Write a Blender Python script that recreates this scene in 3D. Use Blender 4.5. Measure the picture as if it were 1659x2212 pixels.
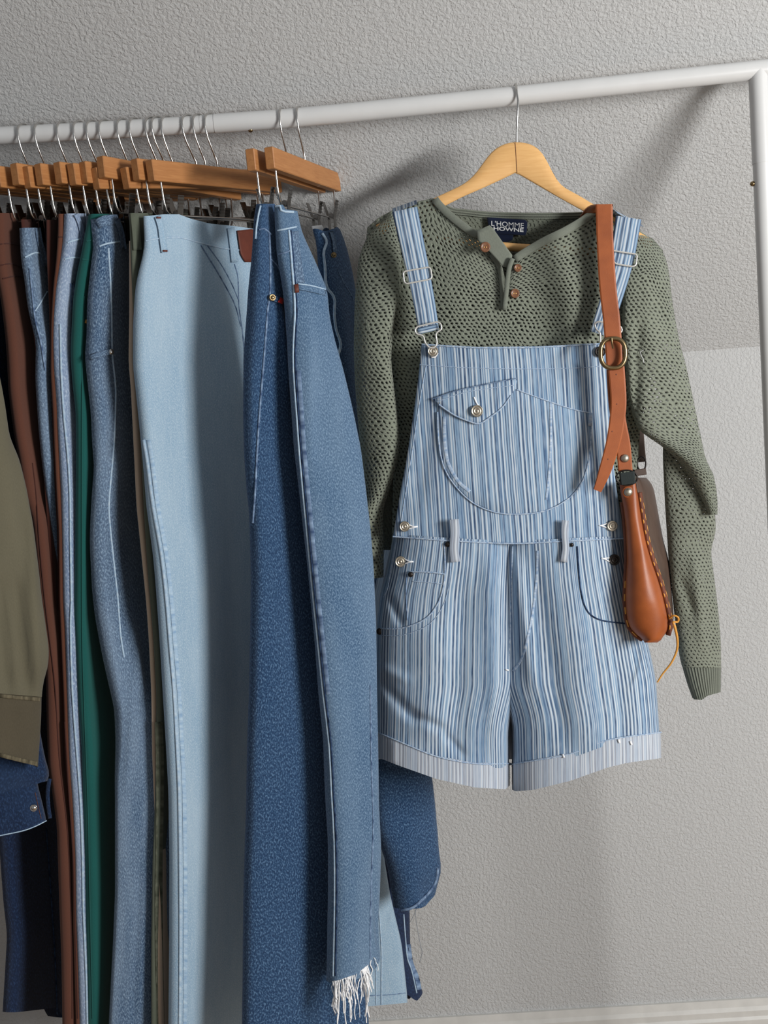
import bpy, math, random
import numpy as np
from mathutils import Matrix, Vector

# ------------------------------------------------------------------ scene, camera, light
scene = bpy.context.scene
for o in list(bpy.data.objects):
    bpy.data.objects.remove(o)
COL = scene.collection
F_PX, W_PX, H_PX = 2400.0, 1659.0, 2212.0
CAM_Z = 1.33
PITCH, YAW, ROLL = math.radians(-5.0), math.radians(1.4), math.radians(-4.25)
ROT = (Matrix.Rotation(YAW, 3, 'Z') @ Matrix.Rotation(math.pi / 2 + PITCH, 3, 'X') @ Matrix.Rotation(ROLL, 3, 'Z'))
cam_d = bpy.data.cameras.new('camera')
cam_d.sensor_fit = 'VERTICAL'
cam_d.sensor_height = 36.0
cam_d.lens = F_PX / H_PX * 36.0
cam_d.clip_start = 0.05
cam = bpy.data.objects.new('camera', cam_d)
COL.objects.link(cam)
cam.matrix_world = Matrix.Translation((0, 0, CAM_Z)) @ ROT.to_4x4()
scene.camera = cam

world = bpy.data.worlds.new('daylit_room')
scene.world = world
world.use_nodes = True
bg = world.node_tree.nodes['Background']
bg.inputs[0].default_value = (0.93, 0.96, 1.0, 1)
bg.inputs[1].default_value = 0.26

def area_light(name, loc, target, sx, sy, energy, color):
    d = bpy.data.lights.new(name, 'AREA')
    d.shape = 'RECTANGLE'; d.size = sx; d.size_y = sy
    d.energy = energy; d.color = color
    o = bpy.data.objects.new(name, d)
    COL.objects.link(o)
    o.location = loc
    o.rotation_euler = (Vector(target) - Vector(loc)).to_track_quat('-Z', 'Z').to_euler()
    return o
# the tall window of the room, to the right of and behind the photographer
area_light('window_daylight', (2.10, -0.25, 1.42), (0.0, 1.9, 1.40), 0.30, 1.15, 84, (1.0, 0.985, 0.96))

vs = scene.view_settings
vs.view_transform = 'Standard'
vs.look = 'None'
vs.exposure = 0.0
vs.gamma = 1.0
vs.use_curve_mapping = False

# ------------------------------------------------------------------ pixel <-> place
Rn = np.array(ROT)
Cn = np.array([0, 0, CAM_Z])
def P(px, py, Y):
    """point on the vertical plane y = Y (parallel to the wall) seen at pixel px, py"""
    px, py, Y = np.broadcast_arrays(np.asarray(px, float), np.asarray(py, float), np.asarray(Y, float))
    d = np.stack([(px - W_PX / 2) / F_PX, -(py - H_PX / 2) / F_PX, -np.ones_like(px)], -1) @ Rn.T
    t = (Y - Cn[1]) / d[..., 1]
    return Cn + d * t[..., None]
def proj(p):
    q = (np.asarray(p) - Cn) @ Rn
    return np.stack([W_PX / 2 - q[..., 0] / q[..., 2] * F_PX, H_PX / 2 + q[..., 1] / q[..., 2] * F_PX], -1)

# ------------------------------------------------------------------ materials
def lin(c):
    return tuple(((v / 255) / 12.92 if v / 255 <= 0.04045 else ((v / 255 + 0.055) / 1.055) ** 2.4) for v in c) + (1.0,)

class NT:
    def __init__(self, name):
        self.m = bpy.data.materials.new(name)
        self.m.use_nodes = True
        self.t = self.m.node_tree
        self.b = self.t.nodes['Principled BSDF']
        self.out = self.t.nodes['Material Output']
    def n(self, typ, ins=None, **attrs):
        x = self.t.nodes.new(typ)
        for k, v in attrs.items():
            setattr(x, k, v)
        for k, v in (ins or {}).items():
            self.put(x.inputs[k], v)
        return x
    def put(self, sock, v):
        if isinstance(v, bpy.types.NodeSocket):
            self.t.links.new(v, sock)
        else:
            sock.default_value = v
    def math(self, op, a, b=0.0, clamp=False):
        x = self.n('ShaderNodeMath', {0: a, 1: b}, operation=op, use_clamp=clamp)
        return x.outputs[0]
    def coord(self, kind='UV', scale=(1, 1, 1), rot=(0, 0, 0)):
        c = self.n('ShaderNodeTexCoord').outputs[kind]
        mp = self.n('ShaderNodeMapping', {'Vector': c, 'Scale': scale, 'Rotation': rot})
        return mp.outputs[0]
    def noise(self, vec, scale, detail=2.0, rough=0.5, dim='3D', dist=0.0):
        x = self.n('ShaderNodeTexNoise', {'Scale': scale, 'Detail': detail, 'Roughness': rough, 'Distortion': dist}, noise_dimensions=dim)
        if dim == '1D':
            self.put(x.inputs['W'], vec)
        else:
            self.put(x.inputs['Vector'], vec)
        return x.outputs[0]
    def ramp(self, fac, stops, interp='LINEAR'):
        x = self.n('ShaderNodeValToRGB', {0: fac})
        x.color_ramp.interpolation = interp
        el = x.color_ramp.elements
        while len(el) < len(stops):
            el.new(0.5)
        for e, (p, c) in zip(el, stops):
            e.position = p
            e.color = c if len(c) == 4 else tuple(c) + (1,)
        return x.outputs[0]
    def mix(self, fac, a, b, blend='MIX'):
        x = self.n('ShaderNodeMix', None, data_type='RGBA', blend_type=blend)
        self.put(x.inputs[0], fac); self.put(x.inputs[6], a); self.put(x.inputs[7], b)
        return x.outputs[2]
    def bump(self, height, strength, distance, normal=None):
        x = self.n('ShaderNodeBump', {'Height': height, 'Strength': strength, 'Distance': distance})
        if normal is not None:
            self.put(x.inputs['Normal'], normal)
        return x.outputs[0]
    def done(self, color=None, rough=0.8, metal=0.0, normal=None, spec=0.3, sheen=0.0):
        if color is not None:
            self.put(self.b.inputs['Base Color'], color)
        self.put(self.b.inputs['Roughness'], rough)
        self.b.inputs['Metallic'].default_value = metal
        self.b.inputs['Specular IOR Level'].default_value = spec
        if sheen:
            self.b.inputs['Sheen Weight'].default_value = sheen
            self.b.inputs['Sheen Roughness'].default_value = 0.6
        if normal is not None:
            self.put(self.b.inputs['Normal'], normal)
        return self.m

def mat_wall(name, col):
    k = NT(name)
    v = k.coord('Object')
    a = k.noise(v, 185, 3.0, 0.55, dist=0.5)
    a = k.ramp(a, [(0.36, (0, 0, 0)), (0.62, (1, 1, 1))])
    b = k.noise(v, 420, 2.0)
    h = k.math('ADD', a, k.math('MULTIPLY', b, 0.25))
    c = k.mix(k.noise(v, 3.0, 2.0), lin(col), lin([min(255, q + 5) for q in col]))
    return k.done(c, 0.75, normal=k.bump(h, 0.7, 0.0014), spec=0.2)

def mat_plain(name, col, rough=0.5, metal=0.0, var=0.06, scale=40, spec=0.4, bumpd=0.0):
    k = NT(name)
    v = k.coord('Object')
    f = k.noise(v, scale, 3.0)
    lo = lin([max(0, q * (1 - var)) for q in col]); hi = lin([min(255, q * (1 + var)) for q in col])
    c = k.mix(f, lo, hi)
    nrm = k.bump(f, 0.5, bumpd) if bumpd else None
    return k.done(c, rough, metal, normal=nrm, spec=spec)

def mat_wood(name, light, dark, rough=0.5, axis='Object'):
    k = NT(name)
    v = k.coord(axis, scale=(1.2, 14, 14))
    g = k.noise(v, 14, 4.0, 0.6, dist=1.2)
    big = k.noise(k.coord(axis), 9, 2.0)
    c = k.mix(k.ramp(g, [(0.3, (0, 0, 0)), (0.75, (1, 1, 1))]), lin(light), lin(dark))
    c = k.mix(k.math('MULTIPLY', big, 0.4), c, lin(dark))
    return k.done(c, rough, normal=k.bump(g, 0.15, 0.0006), spec=0.35)

def mat_denim(name, dark, mid, light, grain=420, wash=0.5, lo=0.36, hi=0.68, slub=0.0, bumpd=0.0007):
    """twill cloth: fine slanted speckle over a slow, blotchy fade"""
    k = NT(name)
    v = k.coord('UV', scale=(1.0, 0.5, 1), rot=(0, 0, math.radians(24)))
    f = k.noise(v, grain, 2.5, 0.6)
    fine = k.ramp(f, [(lo, (0, 0, 0)), (hi, (1, 1, 1))])
    c = k.mix(fine, lin(dark), lin(mid))
    hi_f = k.ramp(f, [(0.52, (0, 0, 0)), (0.76, (1, 1, 1))])
    c = k.mix(k.math('MULTIPLY', hi_f, 0.8), c, lin(light))
    w = k.noise(k.coord('UV', scale=(1.6, 0.5, 1)), 9, 3.0, 0.55)
    w = k.ramp(w, [(0.3, (0, 0, 0)), (0.7, (1, 1, 1))])
    c = k.mix(k.math('MULTIPLY', w, wash), c, lin(light))
    if slub:
        s = k.noise(k.coord('UV', scale=(1, 0.12, 1)), 260, 2.0)
        c = k.mix(k.math('MULTIPLY', k.ramp(s, [(0.45, (0, 0, 0)), (0.7, (1, 1, 1))]), slub), c, lin(light))
    return k.done(c, 0.92, normal=k.bump(f, 0.6, bumpd), spec=0.12, sheen=0.12)

def mat_seam(name, dark, light, per_m=70):
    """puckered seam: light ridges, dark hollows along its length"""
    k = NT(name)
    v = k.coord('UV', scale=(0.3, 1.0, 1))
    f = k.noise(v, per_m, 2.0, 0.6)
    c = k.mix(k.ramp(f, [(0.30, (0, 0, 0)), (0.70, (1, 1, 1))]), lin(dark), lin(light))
    return k.done(c, 0.92, normal=k.bump(f, 0.8, 0.0015), spec=0.1)

def mat_twill(name, col, var=0.1):
    k = NT(name)
    v = k.coord('UV', scale=(1, 0.4, 1), rot=(0, 0, 0.5))
    f = k.noise(v, 700, 2.0)
    w = k.noise(k.coord('UV', scale=(2, 0.6, 1)), 10, 3.0)
    c = k.mix(k.math('ADD', k.math('MULTIPLY', f, 0.45), k.math('MULTIPLY', w, 0.55)),
              lin([q * (1 - var) for q in col]), lin([min(255, q * (1 + var)) for q in col]))
    return k.done(c, 0.95, normal=k.bump(f, 0.4, 0.0004), spec=0.1, sheen=0.1)

def mat_stripe(name, shift=0.0, pale=0.0, scale=1.0):
    """faded railroad stripe: uneven pale, blue and navy threads running down the cloth"""
    k = NT(name)
    uv = k.n('ShaderNodeTexCoord').outputs['UV']
    wob = k.noise(uv, 9, 2.0)
    sx = k.n('ShaderNodeSeparateXYZ', {0: uv})
    u = k.math('ADD', sx.outputs[0], k.math('MULTIPLY', k.math('SUBTRACT', wob, 0.5), 0.004))
    u = k.math('ADD', u, shift)
    a = k.noise(u, 165 * scale, 1.0, 0.5, dim='1D')
    b = k.noise(k.math('ADD', u, 5.3), 330 * scale, 0.0, 0.5, dim='1D')
    base = k.ramp(a, [(0.30, lin((84, 112, 146))), (0.46, lin((118, 148, 178))), (0.60, lin((146, 172, 196))), (0.72, lin((104, 134, 166)))])
    white = k.ramp(b, [(0.55, (0, 0, 0)), (0.64, (1, 1, 1))])
    navy = k.ramp(b, [(0.33, (1, 1, 1)), (0.42, (0, 0, 0))])
    c = k.mix(k.math('MULTIPLY', white, 0.85), base, lin((206, 214, 220)))
    c = k.mix(k.math('MULTIPLY', navy, 0.85), c, lin((48, 66, 98)))
    slub = k.noise(k.coord('UV', scale=(1, 0.1, 1)), 420, 2.0)
    c = k.mix(k.math('MULTIPLY', k.ramp(slub, [(0.4, (0, 0, 0)), (0.75, (1, 1, 1))]), 0.35), c, lin((188, 204, 220)))
    if pale:
        c = k.mix(pale, c, lin((205, 205, 208)))
    h = k.math('SUBTRACT', b, k.math('MULTIPLY', slub, 0.3))
    return k.done(c, 0.92, normal=k.bump(h, 0.5, 0.0008), spec=0.1, sheen=0.1)

def mat_knit(name, col, holes=True, rib=False, open_=1.0):
    """openwork cotton knit; the little eyelets are cut right through the cloth"""
    k = NT(name)
    uv = k.n('ShaderNodeTexCoord').outputs['UV']
    if rib:
        sx = k.n('ShaderNodeSeparateXYZ', {0: uv})
        w = k.math('SINE', k.math('MULTIPLY', sx.outputs[0], 2 * math.pi / 0.0042))
        f = k.noise(uv, 500, 2.0)
        c = k.mix(k.math('MULTIPLY', k.math('ADD', w, 1.0), 0.5), lin([q * 0.72 for q in col]), lin([min(255, q * 1.06) for q in col]))
        c = k.mix(k.math('MULTIPLY', f, 0.5), c, lin([q * 0.8 for q in col]))
        return k.done(c, 0.95, normal=k.bump(k.math('ADD', w, f), 0.8, 0.0012), spec=0.08, sheen=0.15)
    wob = k.n('ShaderNodeTexNoise', {'Vector': uv, 'Scale': 45.0, 'Detail': 2.0})
    d = k.n('ShaderNodeVectorMath', {0: wob.outputs[1], 1: (0.5, 0.5, 0.5)}, operation='SUBTRACT')
    d = k.n('ShaderNodeVectorMath', {0: d.outputs[0], 'Scale': 0.0115}, operation='SCALE')
    p = k.n('ShaderNodeVectorMath', {0: uv, 1: d.outputs[0]}, operation='ADD').outputs[0]
    sx = k.n('ShaderNodeSeparateXYZ', {0: p})
    gv = k.math('MULTIPLY', sx.outputs[1], 1 / 0.0056)
    row = k.math('FLOOR', gv)
    off = k.math('MULTIPLY', k.math('MODULO', k.math('ADD', row, 4000), 2.0), 0.5)
    gu = k.math('ADD', k.math('MULTIPLY', sx.outputs[0], 1 / 0.0072), off)
    fu = k.math('SUBTRACT', k.math('FRACT', gu), 0.5)
    fv = k.math('SUBTRACT', k.math('FRACT', gv), 0.5)
    # a small comma-shaped eyelet
    fu2 = k.math('ADD', fu, k.math('MULTIPLY', fv, 0.35))
    r = k.math('SQRT', k.math('ADD', k.math('POWER', k.math('MULTIPLY', fu2, 1.15), 2.0), k.math('POWER', k.math('MULTIPLY', fv, 0.95), 2.0)))
    size = k.math('ADD', k.math('MULTIPLY', k.noise(uv, 24, 2.0), 0.30 * open_), 0.055 * open_)
    rr = k.math('SUBTRACT', r, size)
    hole = k.math('LESS_THAN', rr, 0.0)
    edge = k.ramp(rr, [(0.0, (0, 0, 0)), (0.22, (1, 1, 1))])
    yarn = k.noise(k.coord('UV', scale=(1, 1, 1)), 420, 3.0)
    h = k.math('ADD', edge, k.math('MULTIPLY', yarn, 0.5))
    c = k.mix(yarn, lin([q * 0.84 for q in col]), lin([min(255, q * 1.12) for q in col]))
    m = k.done(c, 0.95, normal=k.bump(h, 0.9, 0.0022), spec=0.08, sheen=0.15)
    if holes:
        tr = k.n('ShaderNodeBsdfTransparent')
        mx = k.n('ShaderNodeMixShader', {0: hole, 1: k.b.outputs[0], 2: tr.outputs[0]})
        k.t.links.new(mx.outputs[0], k.out.inputs[0])
    return m

def mat_leather(name, col, dark, rough=0.42):
    k = NT(name)
    v = k.coord('Object')
    f = k.noise(v, 900, 2.0)
    w = k.noise(v, 22, 3.0, 0.6)
    c = k.mix(k.ramp(w, [(0.3, (0, 0, 0)), (0.75, (1, 1, 1))]), lin(dark), lin(col))
    return k.done(c, rough, normal=k.bump(f, 0.25, 0.0004), spec=0.4)

M = {}
M['wall'] = mat_wall('painted_wall', (187, 188, 188))
M['trim'] = mat_plain('painted_trim', (200, 199, 195), 0.45)
M['floor'] = mat_wood('floor_boards', (176, 150, 120), (140, 112, 84))
M['rail'] = mat_plain('white_powder_coat', (212, 213, 213), 0.32, var=0.02, spec=0.5)
M['chrome'] = mat_plain('chrome', (205, 203, 200), 0.18, 1.0, 0.04)
M['silver'] = mat_plain('silvered_wire', (222, 221, 216), 0.3, 0.45, 0.03)
M['steel'] = mat_plain('dull_steel', (128, 124, 120), 0.25, 1.0, 0.1)
M['nickel'] = mat_plain('worn_nickel', (172, 164, 150), 0.38, 0.9, 0.2, 500)
M['dark_metal'] = mat_plain('dark_metal', (52, 48, 46), 0.35, 0.85, 0.15)
M['brass'] = mat_plain('antique_brass', (142, 122, 90), 0.3, 1.0, 0.12, 90)
M['wood'] = mat_wood('amber_wood', (186, 132, 82), (160, 106, 62))
M['pale_wood'] = mat_wood('pale_wood', (236, 190, 128), (218, 168, 106))
M['leather'] = mat_leather('tan_leather', (166, 90, 44), (140, 72, 34))
M['leather_edge'] = mat_leather('leather_edge', (120, 62, 34), (88, 44, 26), 0.6)
M['leather_dark_shaded'] = mat_leather('dark_shaded_leather', (92, 74, 64), (70, 54, 46), 0.5)  # darker than the tan: shade on the bag's side is put into the colour
M['felt'] = mat_twill('black_felt', (44, 50, 50), 0.3)
M['lace'] = mat_plain('waxed_lace', (206, 146, 62), 0.5, var=0.12)
M['thread'] = mat_plain('cotton_thread', (240, 242, 246), 0.9)
M['grey_thread'] = mat_plain('grey_thread', (120, 128, 140), 0.9)
M['patch'] = mat_leather('patch_leather', (104, 50, 34), (84, 38, 27), 0.6)
M['red'] = mat_twill('red_tab', (176, 40, 36))
M['navy_label'] = mat_twill('navy_label', (24, 32, 54))
M['lettering'] = mat_plain('woven_lettering', (214, 216, 218), 0.9)
M['button_brown'] = mat_plain('horn_button', (112, 76, 54), 0.35, var=0.35, scale=260)
M['knit'] = mat_knit('openwork_knit', (130, 136, 122))
M['knit_dense'] = mat_knit('openwork_knit_drawn_in', (126, 131, 118), open_=0.72)
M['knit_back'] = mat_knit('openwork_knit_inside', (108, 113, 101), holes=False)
M['knit_rib'] = mat_knit('ribbed_knit', (124, 130, 118), rib=True)
M['knit_plain'] = mat_twill('fine_knit', (116, 121, 111), 0.2)
M['stripe'] = mat_stripe('railroad_stripe')
M['stripe_pocket'] = mat_stripe('railroad_stripe_pocket', 0.37)
M['stripe_strap'] = mat_stripe('railroad_stripe_strap', 0.71, 0.0, 0.8)
M['stripe_cuff'] = mat_stripe('railroad_stripe_wrong_side', 1.13, 0.42)
M['stripe_seam'] = mat_seam('stripe_seam', (118, 148, 184), (196, 208, 220), 160)
M['dn_light'] = mat_denim('light_denim', (128, 158, 184), (154, 180, 200), (184, 202, 214), 700, 0.35, slub=0.2)
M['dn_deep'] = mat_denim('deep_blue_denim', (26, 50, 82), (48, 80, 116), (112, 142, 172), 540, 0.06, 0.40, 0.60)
M['dn_mid'] = mat_denim('mid_blue_denim', (52, 80, 110), (88, 116, 146), (134, 158, 180), 600, 0.3, 0.38, 0.62)
M['dn_stone'] = mat_denim('stone_washed_denim', (38, 60, 90), (86, 114, 144), (158, 178, 198), 480, 0.35, 0.36, 0.62)
M['dn_pale'] = mat_denim('pale_worn_denim', (92, 116, 152), (138, 160, 190), (190, 202, 216), 420, 0.45)
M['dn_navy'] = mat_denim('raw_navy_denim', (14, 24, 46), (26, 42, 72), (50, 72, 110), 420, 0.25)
M['dn_shirt'] = mat_denim('blue_denim_shirt', (14, 28, 52), (27, 47, 80), (54, 78, 112), 420, 0.3)
M['dn_grey'] = mat_denim('grey_denim', (74, 88, 104), (104, 120, 138), (140, 152, 166), 420, 0.3)
M['seam_light'] = mat_seam('light_seam', (150, 178, 204), (186, 204, 218), 120)
M['seam_pale'] = mat_seam('pale_seam', (132, 162, 192), (178, 200, 216), 150)
M['seam_mid'] = mat_seam('mid_seam', (44, 66, 104), (146, 170, 198))
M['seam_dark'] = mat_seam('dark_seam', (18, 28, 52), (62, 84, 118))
M['brown'] = mat_twill('brown_cotton', (90, 57, 46), 0.12)
M['dark_brown'] = mat_twill('dark_brown_cotton', (70, 40, 34), 0.12)
M['rust'] = mat_twill('rust_cotton', (96, 60, 46), 0.12)
M['green'] = mat_twill('bottle_green_cotton', (26, 84, 80), 0.14)
M['beige'] = mat_twill('beige_cotton', (196, 176, 156), 0.06)
M['olive'] = mat_twill('olive_cotton', (88, 94, 82), 0.14)
M['olive_seam'] = mat_seam('olive_seam', (58, 62, 52), (104, 108, 94), 60)
M['khaki'] = mat_twill('khaki_cotton', (97, 93, 77), 0.16)
M['khaki_cuff'] = mat_twill('khaki_cuff', (78, 72, 59), 0.2)
M['khaki_seam'] = mat_seam('khaki_seam', (60, 55, 44), (118, 110, 90), 120)

# ------------------------------------------------------------------ object helpers
def thing(name, label, cat, loc=(0, 0, 0), group=None):
    o = bpy.data.objects.new(name, None)
    o.empty_display_size = 0.02
    COL.objects.link(o)
    o.location = [float(q) for q in loc]
    o['label'] = label; o['category'] = cat
    if group:
        o['group'] = group
    return o

def obj(name, verts, faces, mat, parent=None, uvs=None, smooth=True, label=None, kind=None):
    """one mesh object from world-space vertices; uvs are per vertex or per face corner"""
    verts = np.asarray(verts, float).reshape(-1, 3)
    if parent is not None:
        q, base = parent, np.zeros(3)
        while q is not None:
            base = base + np.array(q.location); q = q.parent
        verts = verts - base
    me = bpy.data.meshes.new(name)
    me.from_pydata([tuple(v) for v in verts], [], [tuple(int(i) for i in f) for f in faces])
    if uvs is not None:
        lay = me.uv_layers.new(name='UVMap')
        uvs = np.asarray(uvs, float)
        if len(uvs) == len(me.loops):
            lay.data.foreach_set('uv', uvs.ravel())
        else:
            idx = np.empty(len(me.loops), dtype=np.int32)
            me.loops.foreach_get('vertex_index', idx)
            lay.data.foreach_set('uv', uvs[idx].ravel())
    if smooth:
        me.polygons.foreach_set('use_smooth', [True] * len(me.polygons))
    me.materials.append(M[mat] if isinstance(mat, str) else mat)
    me.update()
    o = bpy.data.objects.new(name, me)
    COL.objects.link(o)
    if parent is not None:
        o.parent = parent
    if label:
        o['label'] = label
    if kind:
        o['kind'] = kind
    return o

class Bag:
    """collects several solids into one mesh"""
    def __init__(self):
        self.v, self.f, self.u = [], [], []
    def add(self, v, f, u=None):
        b = len(self.v)
        self.v += [tuple(q) for q in np.asarray(v, float).reshape(-1, 3)]
        self.f += [tuple(int(i) + b for i in q) for q in f]
        self.u += [tuple(q) for q in (u if u is not None else np.zeros((len(np.asarray(v).reshape(-1, 3)), 2)))]
        return self
    def build(self, name, mat, parent=None, **kw):
        return obj(name, self.v, self.f, mat, parent, uvs=self.u, **kw)

def box(c, sx, sy, sz, bev=0.0):
    x, y, z = sx / 2, sy / 2, sz / 2
    b = bev
    v, f = [], []
    if b <= 0:
        v = [(-x, -y, -z), (x, -y, -z), (x, y, -z), (-x, y, -z), (-x, -y, z), (x, -y, z), (x, y, z), (-x, y, z)]
        f = [(0, 3, 2, 1), (4, 5, 6, 7), (0, 1, 5, 4), (1, 2, 6, 5), (2, 3, 7, 6), (3, 0, 4, 7)]
    else:
        rings = [(-z, -b), (-z + b, 0), (z - b, 0), (z, -b)]
        for zz, ins in rings:
            X, Y_ = x + ins, y + ins
            v += [(-X + b, -Y_, zz), (X - b, -Y_, zz), (X, -Y_ + b, zz), (X, Y_ - b, zz), (X - b, Y_, zz), (-X + b, Y_, zz), (-X, Y_ - b, zz), (-X, -Y_ + b, zz)]
        for r in range(3):
            for i in range(8):
                j = (i + 1) % 8
                f.append((r * 8 + i, r * 8 + j, r * 8 + 8 + j, r * 8 + 8 + i))
        f.append(tuple(range(7, -1, -1))); f.append(tuple(range(24, 32)))
    return np.array(v) + np.array(c), f

def sweep(pts, r, sides=8, closed=False, caps=True):
    """round wire along a world-space polyline"""
    pts = np.asarray(pts, float)
    n = len(pts)
    r = np.broadcast_to(np.asarray(r, float), (n,))
    tan = np.zeros_like(pts)
    for i in range(n):
        a = pts[(i - 1) % n] if (closed or i > 0) else pts[i]
        b = pts[(i + 1) % n] if (closed or i < n - 1) else pts[i]
        t = b - a
        tan[i] = t / (np.linalg.norm(t) + 1e-12)
    ref = np.array([0, 0, 1.0]) if abs(tan[0][2]) < 0.9 else np.array([0, 1.0, 0])
    nrm = np.cross(tan[0], ref); nrm /= np.linalg.norm(nrm)
    v, u, L = [], [], 0.0
    for i in range(n):
        if i:
            nrm = nrm - tan[i] * np.dot(nrm, tan[i])
            nrm /= (np.linalg.norm(nrm) + 1e-12)
            L += np.linalg.norm(pts[i] - pts[i - 1])
        bi = np.cross(tan[i], nrm)
        for k in range(sides):
            a = 2 * math.pi * k / sides
            v.append(pts[i] + (nrm * math.cos(a) + bi * math.sin(a)) * r[i])
            u.append((k / sides * 2 * math.pi * r[i], L))
    f = []
    for i in range(n if closed else n - 1):
        j = (i + 1) % n
        for k in range(sides):
            l = (k + 1) % sides
            f.append((i * sides + k, i * sides + l, j * sides + l, j * sides + k))
    if caps and not closed:
        m = len(v)
        v += v[:sides] + v[(n - 1) * sides:n * sides]
        u += u[:sides] + u[(n - 1) * sides:n * sides]
        f.append(tuple(range(m + sides - 1, m - 1, -1)))
        f.append(tuple(range(m + sides, m + 2 * sides)))
    return np.array(v), f, np.array(u)

def smooth_poly(pts, n=40, closed=False):
    """Catmull-Rom through the given points"""
    p = np.asarray(pts, float)
    m = len(p)
    out = []
    segs = m if closed else m - 1
    per = max(2, int(round(n / segs)))
    for i in range(segs):
        p1, p2 = p[i % m], p[(i + 1) % m]
        p0 = p[(i - 1) % m] if (closed or i > 0) else 2 * p1 - p2
        p3 = p[(i + 2) % m] if (closed or i + 2 < m) else 2 * p2 - p1
        for k in range(per):
            t = k / per
            out.append(0.5 * ((2 * p1) + (-p0 + p2) * t + (2 * p0 - 5 * p1 + 4 * p2 - p3) * t * t + (-p0 + 3 * p1 - 3 * p2 + p3) * t ** 3))
    if not closed:
        out.append(p[-1])
    return np.array(out)

def lathe(profile, seg, center, axis):
    """profile [(radius, height)] turned about axis"""
    axis = np.asarray(axis, float); axis /= np.linalg.norm(axis)
    ref = np.array([0, 0, 1.0]) if abs(axis[2]) < 0.9 else np.array([1.0, 0, 0])
    a = np.cross(axis, ref); a /= np.linalg.norm(a)
    b = np.cross(axis, a)
    v, f = [], []
    for r, h in profile:
        for k in range(seg):
            t = 2 * math.pi * k / seg
            v.append(np.asarray(center) + axis * h + (a * math.cos(t) + b * math.sin(t)) * r)
    for i in range(len(profile) - 1):
        for k in range(seg):
            l = (k + 1) % seg
            f.append((i * seg + k, i * seg + l, (i + 1) * seg + l, (i + 1) * seg + k))
    f.append(tuple(range(seg - 1, -1, -1)))
    f.append(tuple(range((len(profile) - 1) * seg, len(profile) * seg)))
    return np.array(v), f

rng = np.random.RandomState(7)
def wob(u, v, seed, fu=3.0, fv=7.0, n=6):
    r = np.random.RandomState(seed)
    out = 0
    for i in range(n):
        a, b, ph = r.uniform(-fu, fu), r.uniform(0.3, 1) * fv, r.uniform(0, 6.28)
        out = out + np.sin(a * 3.1 * u + b * v * 3.1 + ph) / n * r.uniform(0.6, 1.4)
    return out

def interp(tab, y):
    """table of (y, value), or a constant; softly smoothed"""
    if not hasattr(tab, '__len__'):
        return np.full(np.shape(y), float(tab))
    t = np.array(tab, float)
    d = 14.0
    y = np.asarray(y, float)
    return sum(np.interp(y + k * d, t[:, 0], t[:, 1]) * w for k, w in ((-1, .25), (0, .5), (1, .25)))

def fold_disp(px, py, folds):
    out = np.zeros_like(px)
    for x0, y0, x1, y1, w, a in folds:
        dx, dy = x1 - x0, y1 - y0
        L2 = dx * dx + dy * dy
        t = np.clip(((px - x0) * dx + (py - y0) * dy) / L2, 0, 1)
        d2 = (px - x0 - t * dx) ** 2 + (py - y0 - t * dy) ** 2
        out += a * np.exp(-d2 / (w * w)) * np.sqrt(np.clip(np.minimum(t, 1 - t) * 6 + 0.15, 0, 1))
    return out

class Over:
    """several garment faces taken as one: the nearest counts"""
    def __init__(self, *s):
        self.s = s
    def Y(self, px, py):
        h = [q.hit(px, py) for q in self.s]
        h = [q for q in h if q is not None]
        return min(h) if h else min(q.Y(px, py) for q in self.s)

class Surf:
    """front face of a garment, kept so that seams, loops and buttons can be laid on it"""
    def __init__(self, grid):
        self.g = np.asarray(grid)
        self.q = proj(self.g)
        a, b, c, d = [self.q[i:self.q.shape[0] - 1 + i, j:self.q.shape[1] - 1 + j].reshape(-1, 2) for i, j in ((0, 0), (0, 1), (1, 1), (1, 0))]
        Y = self.g[..., 1]
        ya, yb, yc, yd = [Y[i:Y.shape[0] - 1 + i, j:Y.shape[1] - 1 + j].ravel() for i, j in ((0, 0), (0, 1), (1, 1), (1, 0))]
        self.t = np.concatenate([np.stack([a, b, c], 1), np.stack([a, c, d], 1)])
        self.y = np.concatenate([np.stack([ya, yb, yc], 1), np.stack([ya, yc, yd], 1)])
        e1 = self.t[:, 1] - self.t[:, 0]; e2 = self.t[:, 2] - self.t[:, 0]
        self.e1, self.e2 = e1, e2
        self.det = e1[:, 0] * e2[:, 1] - e1[:, 1] * e2[:, 0]
        self.det[np.abs(self.det) < 1e-9] = 1e-9
    def hit(self, px, py):
        w = np.array([px, py]) - self.t[:, 0]
        s = (w[:, 0] * self.e2[:, 1] - w[:, 1] * self.e2[:, 0]) / self.det
        t = (self.e1[:, 0] * w[:, 1] - self.e1[:, 1] * w[:, 0]) / self.det
        ok = (s >= -1e-4) & (t >= -1e-4) & (s + t <= 1.0001)
        if ok.any():
            yy = self.y[:, 0] + s * (self.y[:, 1] - self.y[:, 0]) + t * (self.y[:, 2] - self.y[:, 0])
            return float(yy[ok].min())
        return None
    def Y(self, px, py):
        h = self.hit(px, py)
        if h is not None:
            return h
        d = ((self.q - np.array([px, py])) ** 2).sum(-1)
        return float(self.g[..., 1].ravel()[d.argmin()])

def sample_px(pts, step=9.0):
    pts = np.asarray(pts, float)
    seg = np.linalg.norm(np.diff(pts, axis=0), axis=1)
    c = np.concatenate([[0], np.cumsum(seg)])
    n = max(2, int(c[-1] / step) + 1)
    s = np.linspace(0, c[-1], n)
    return np.stack([np.interp(s, c, pts[:, 0]), np.interp(s, c, pts[:, 1])], 1)

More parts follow.
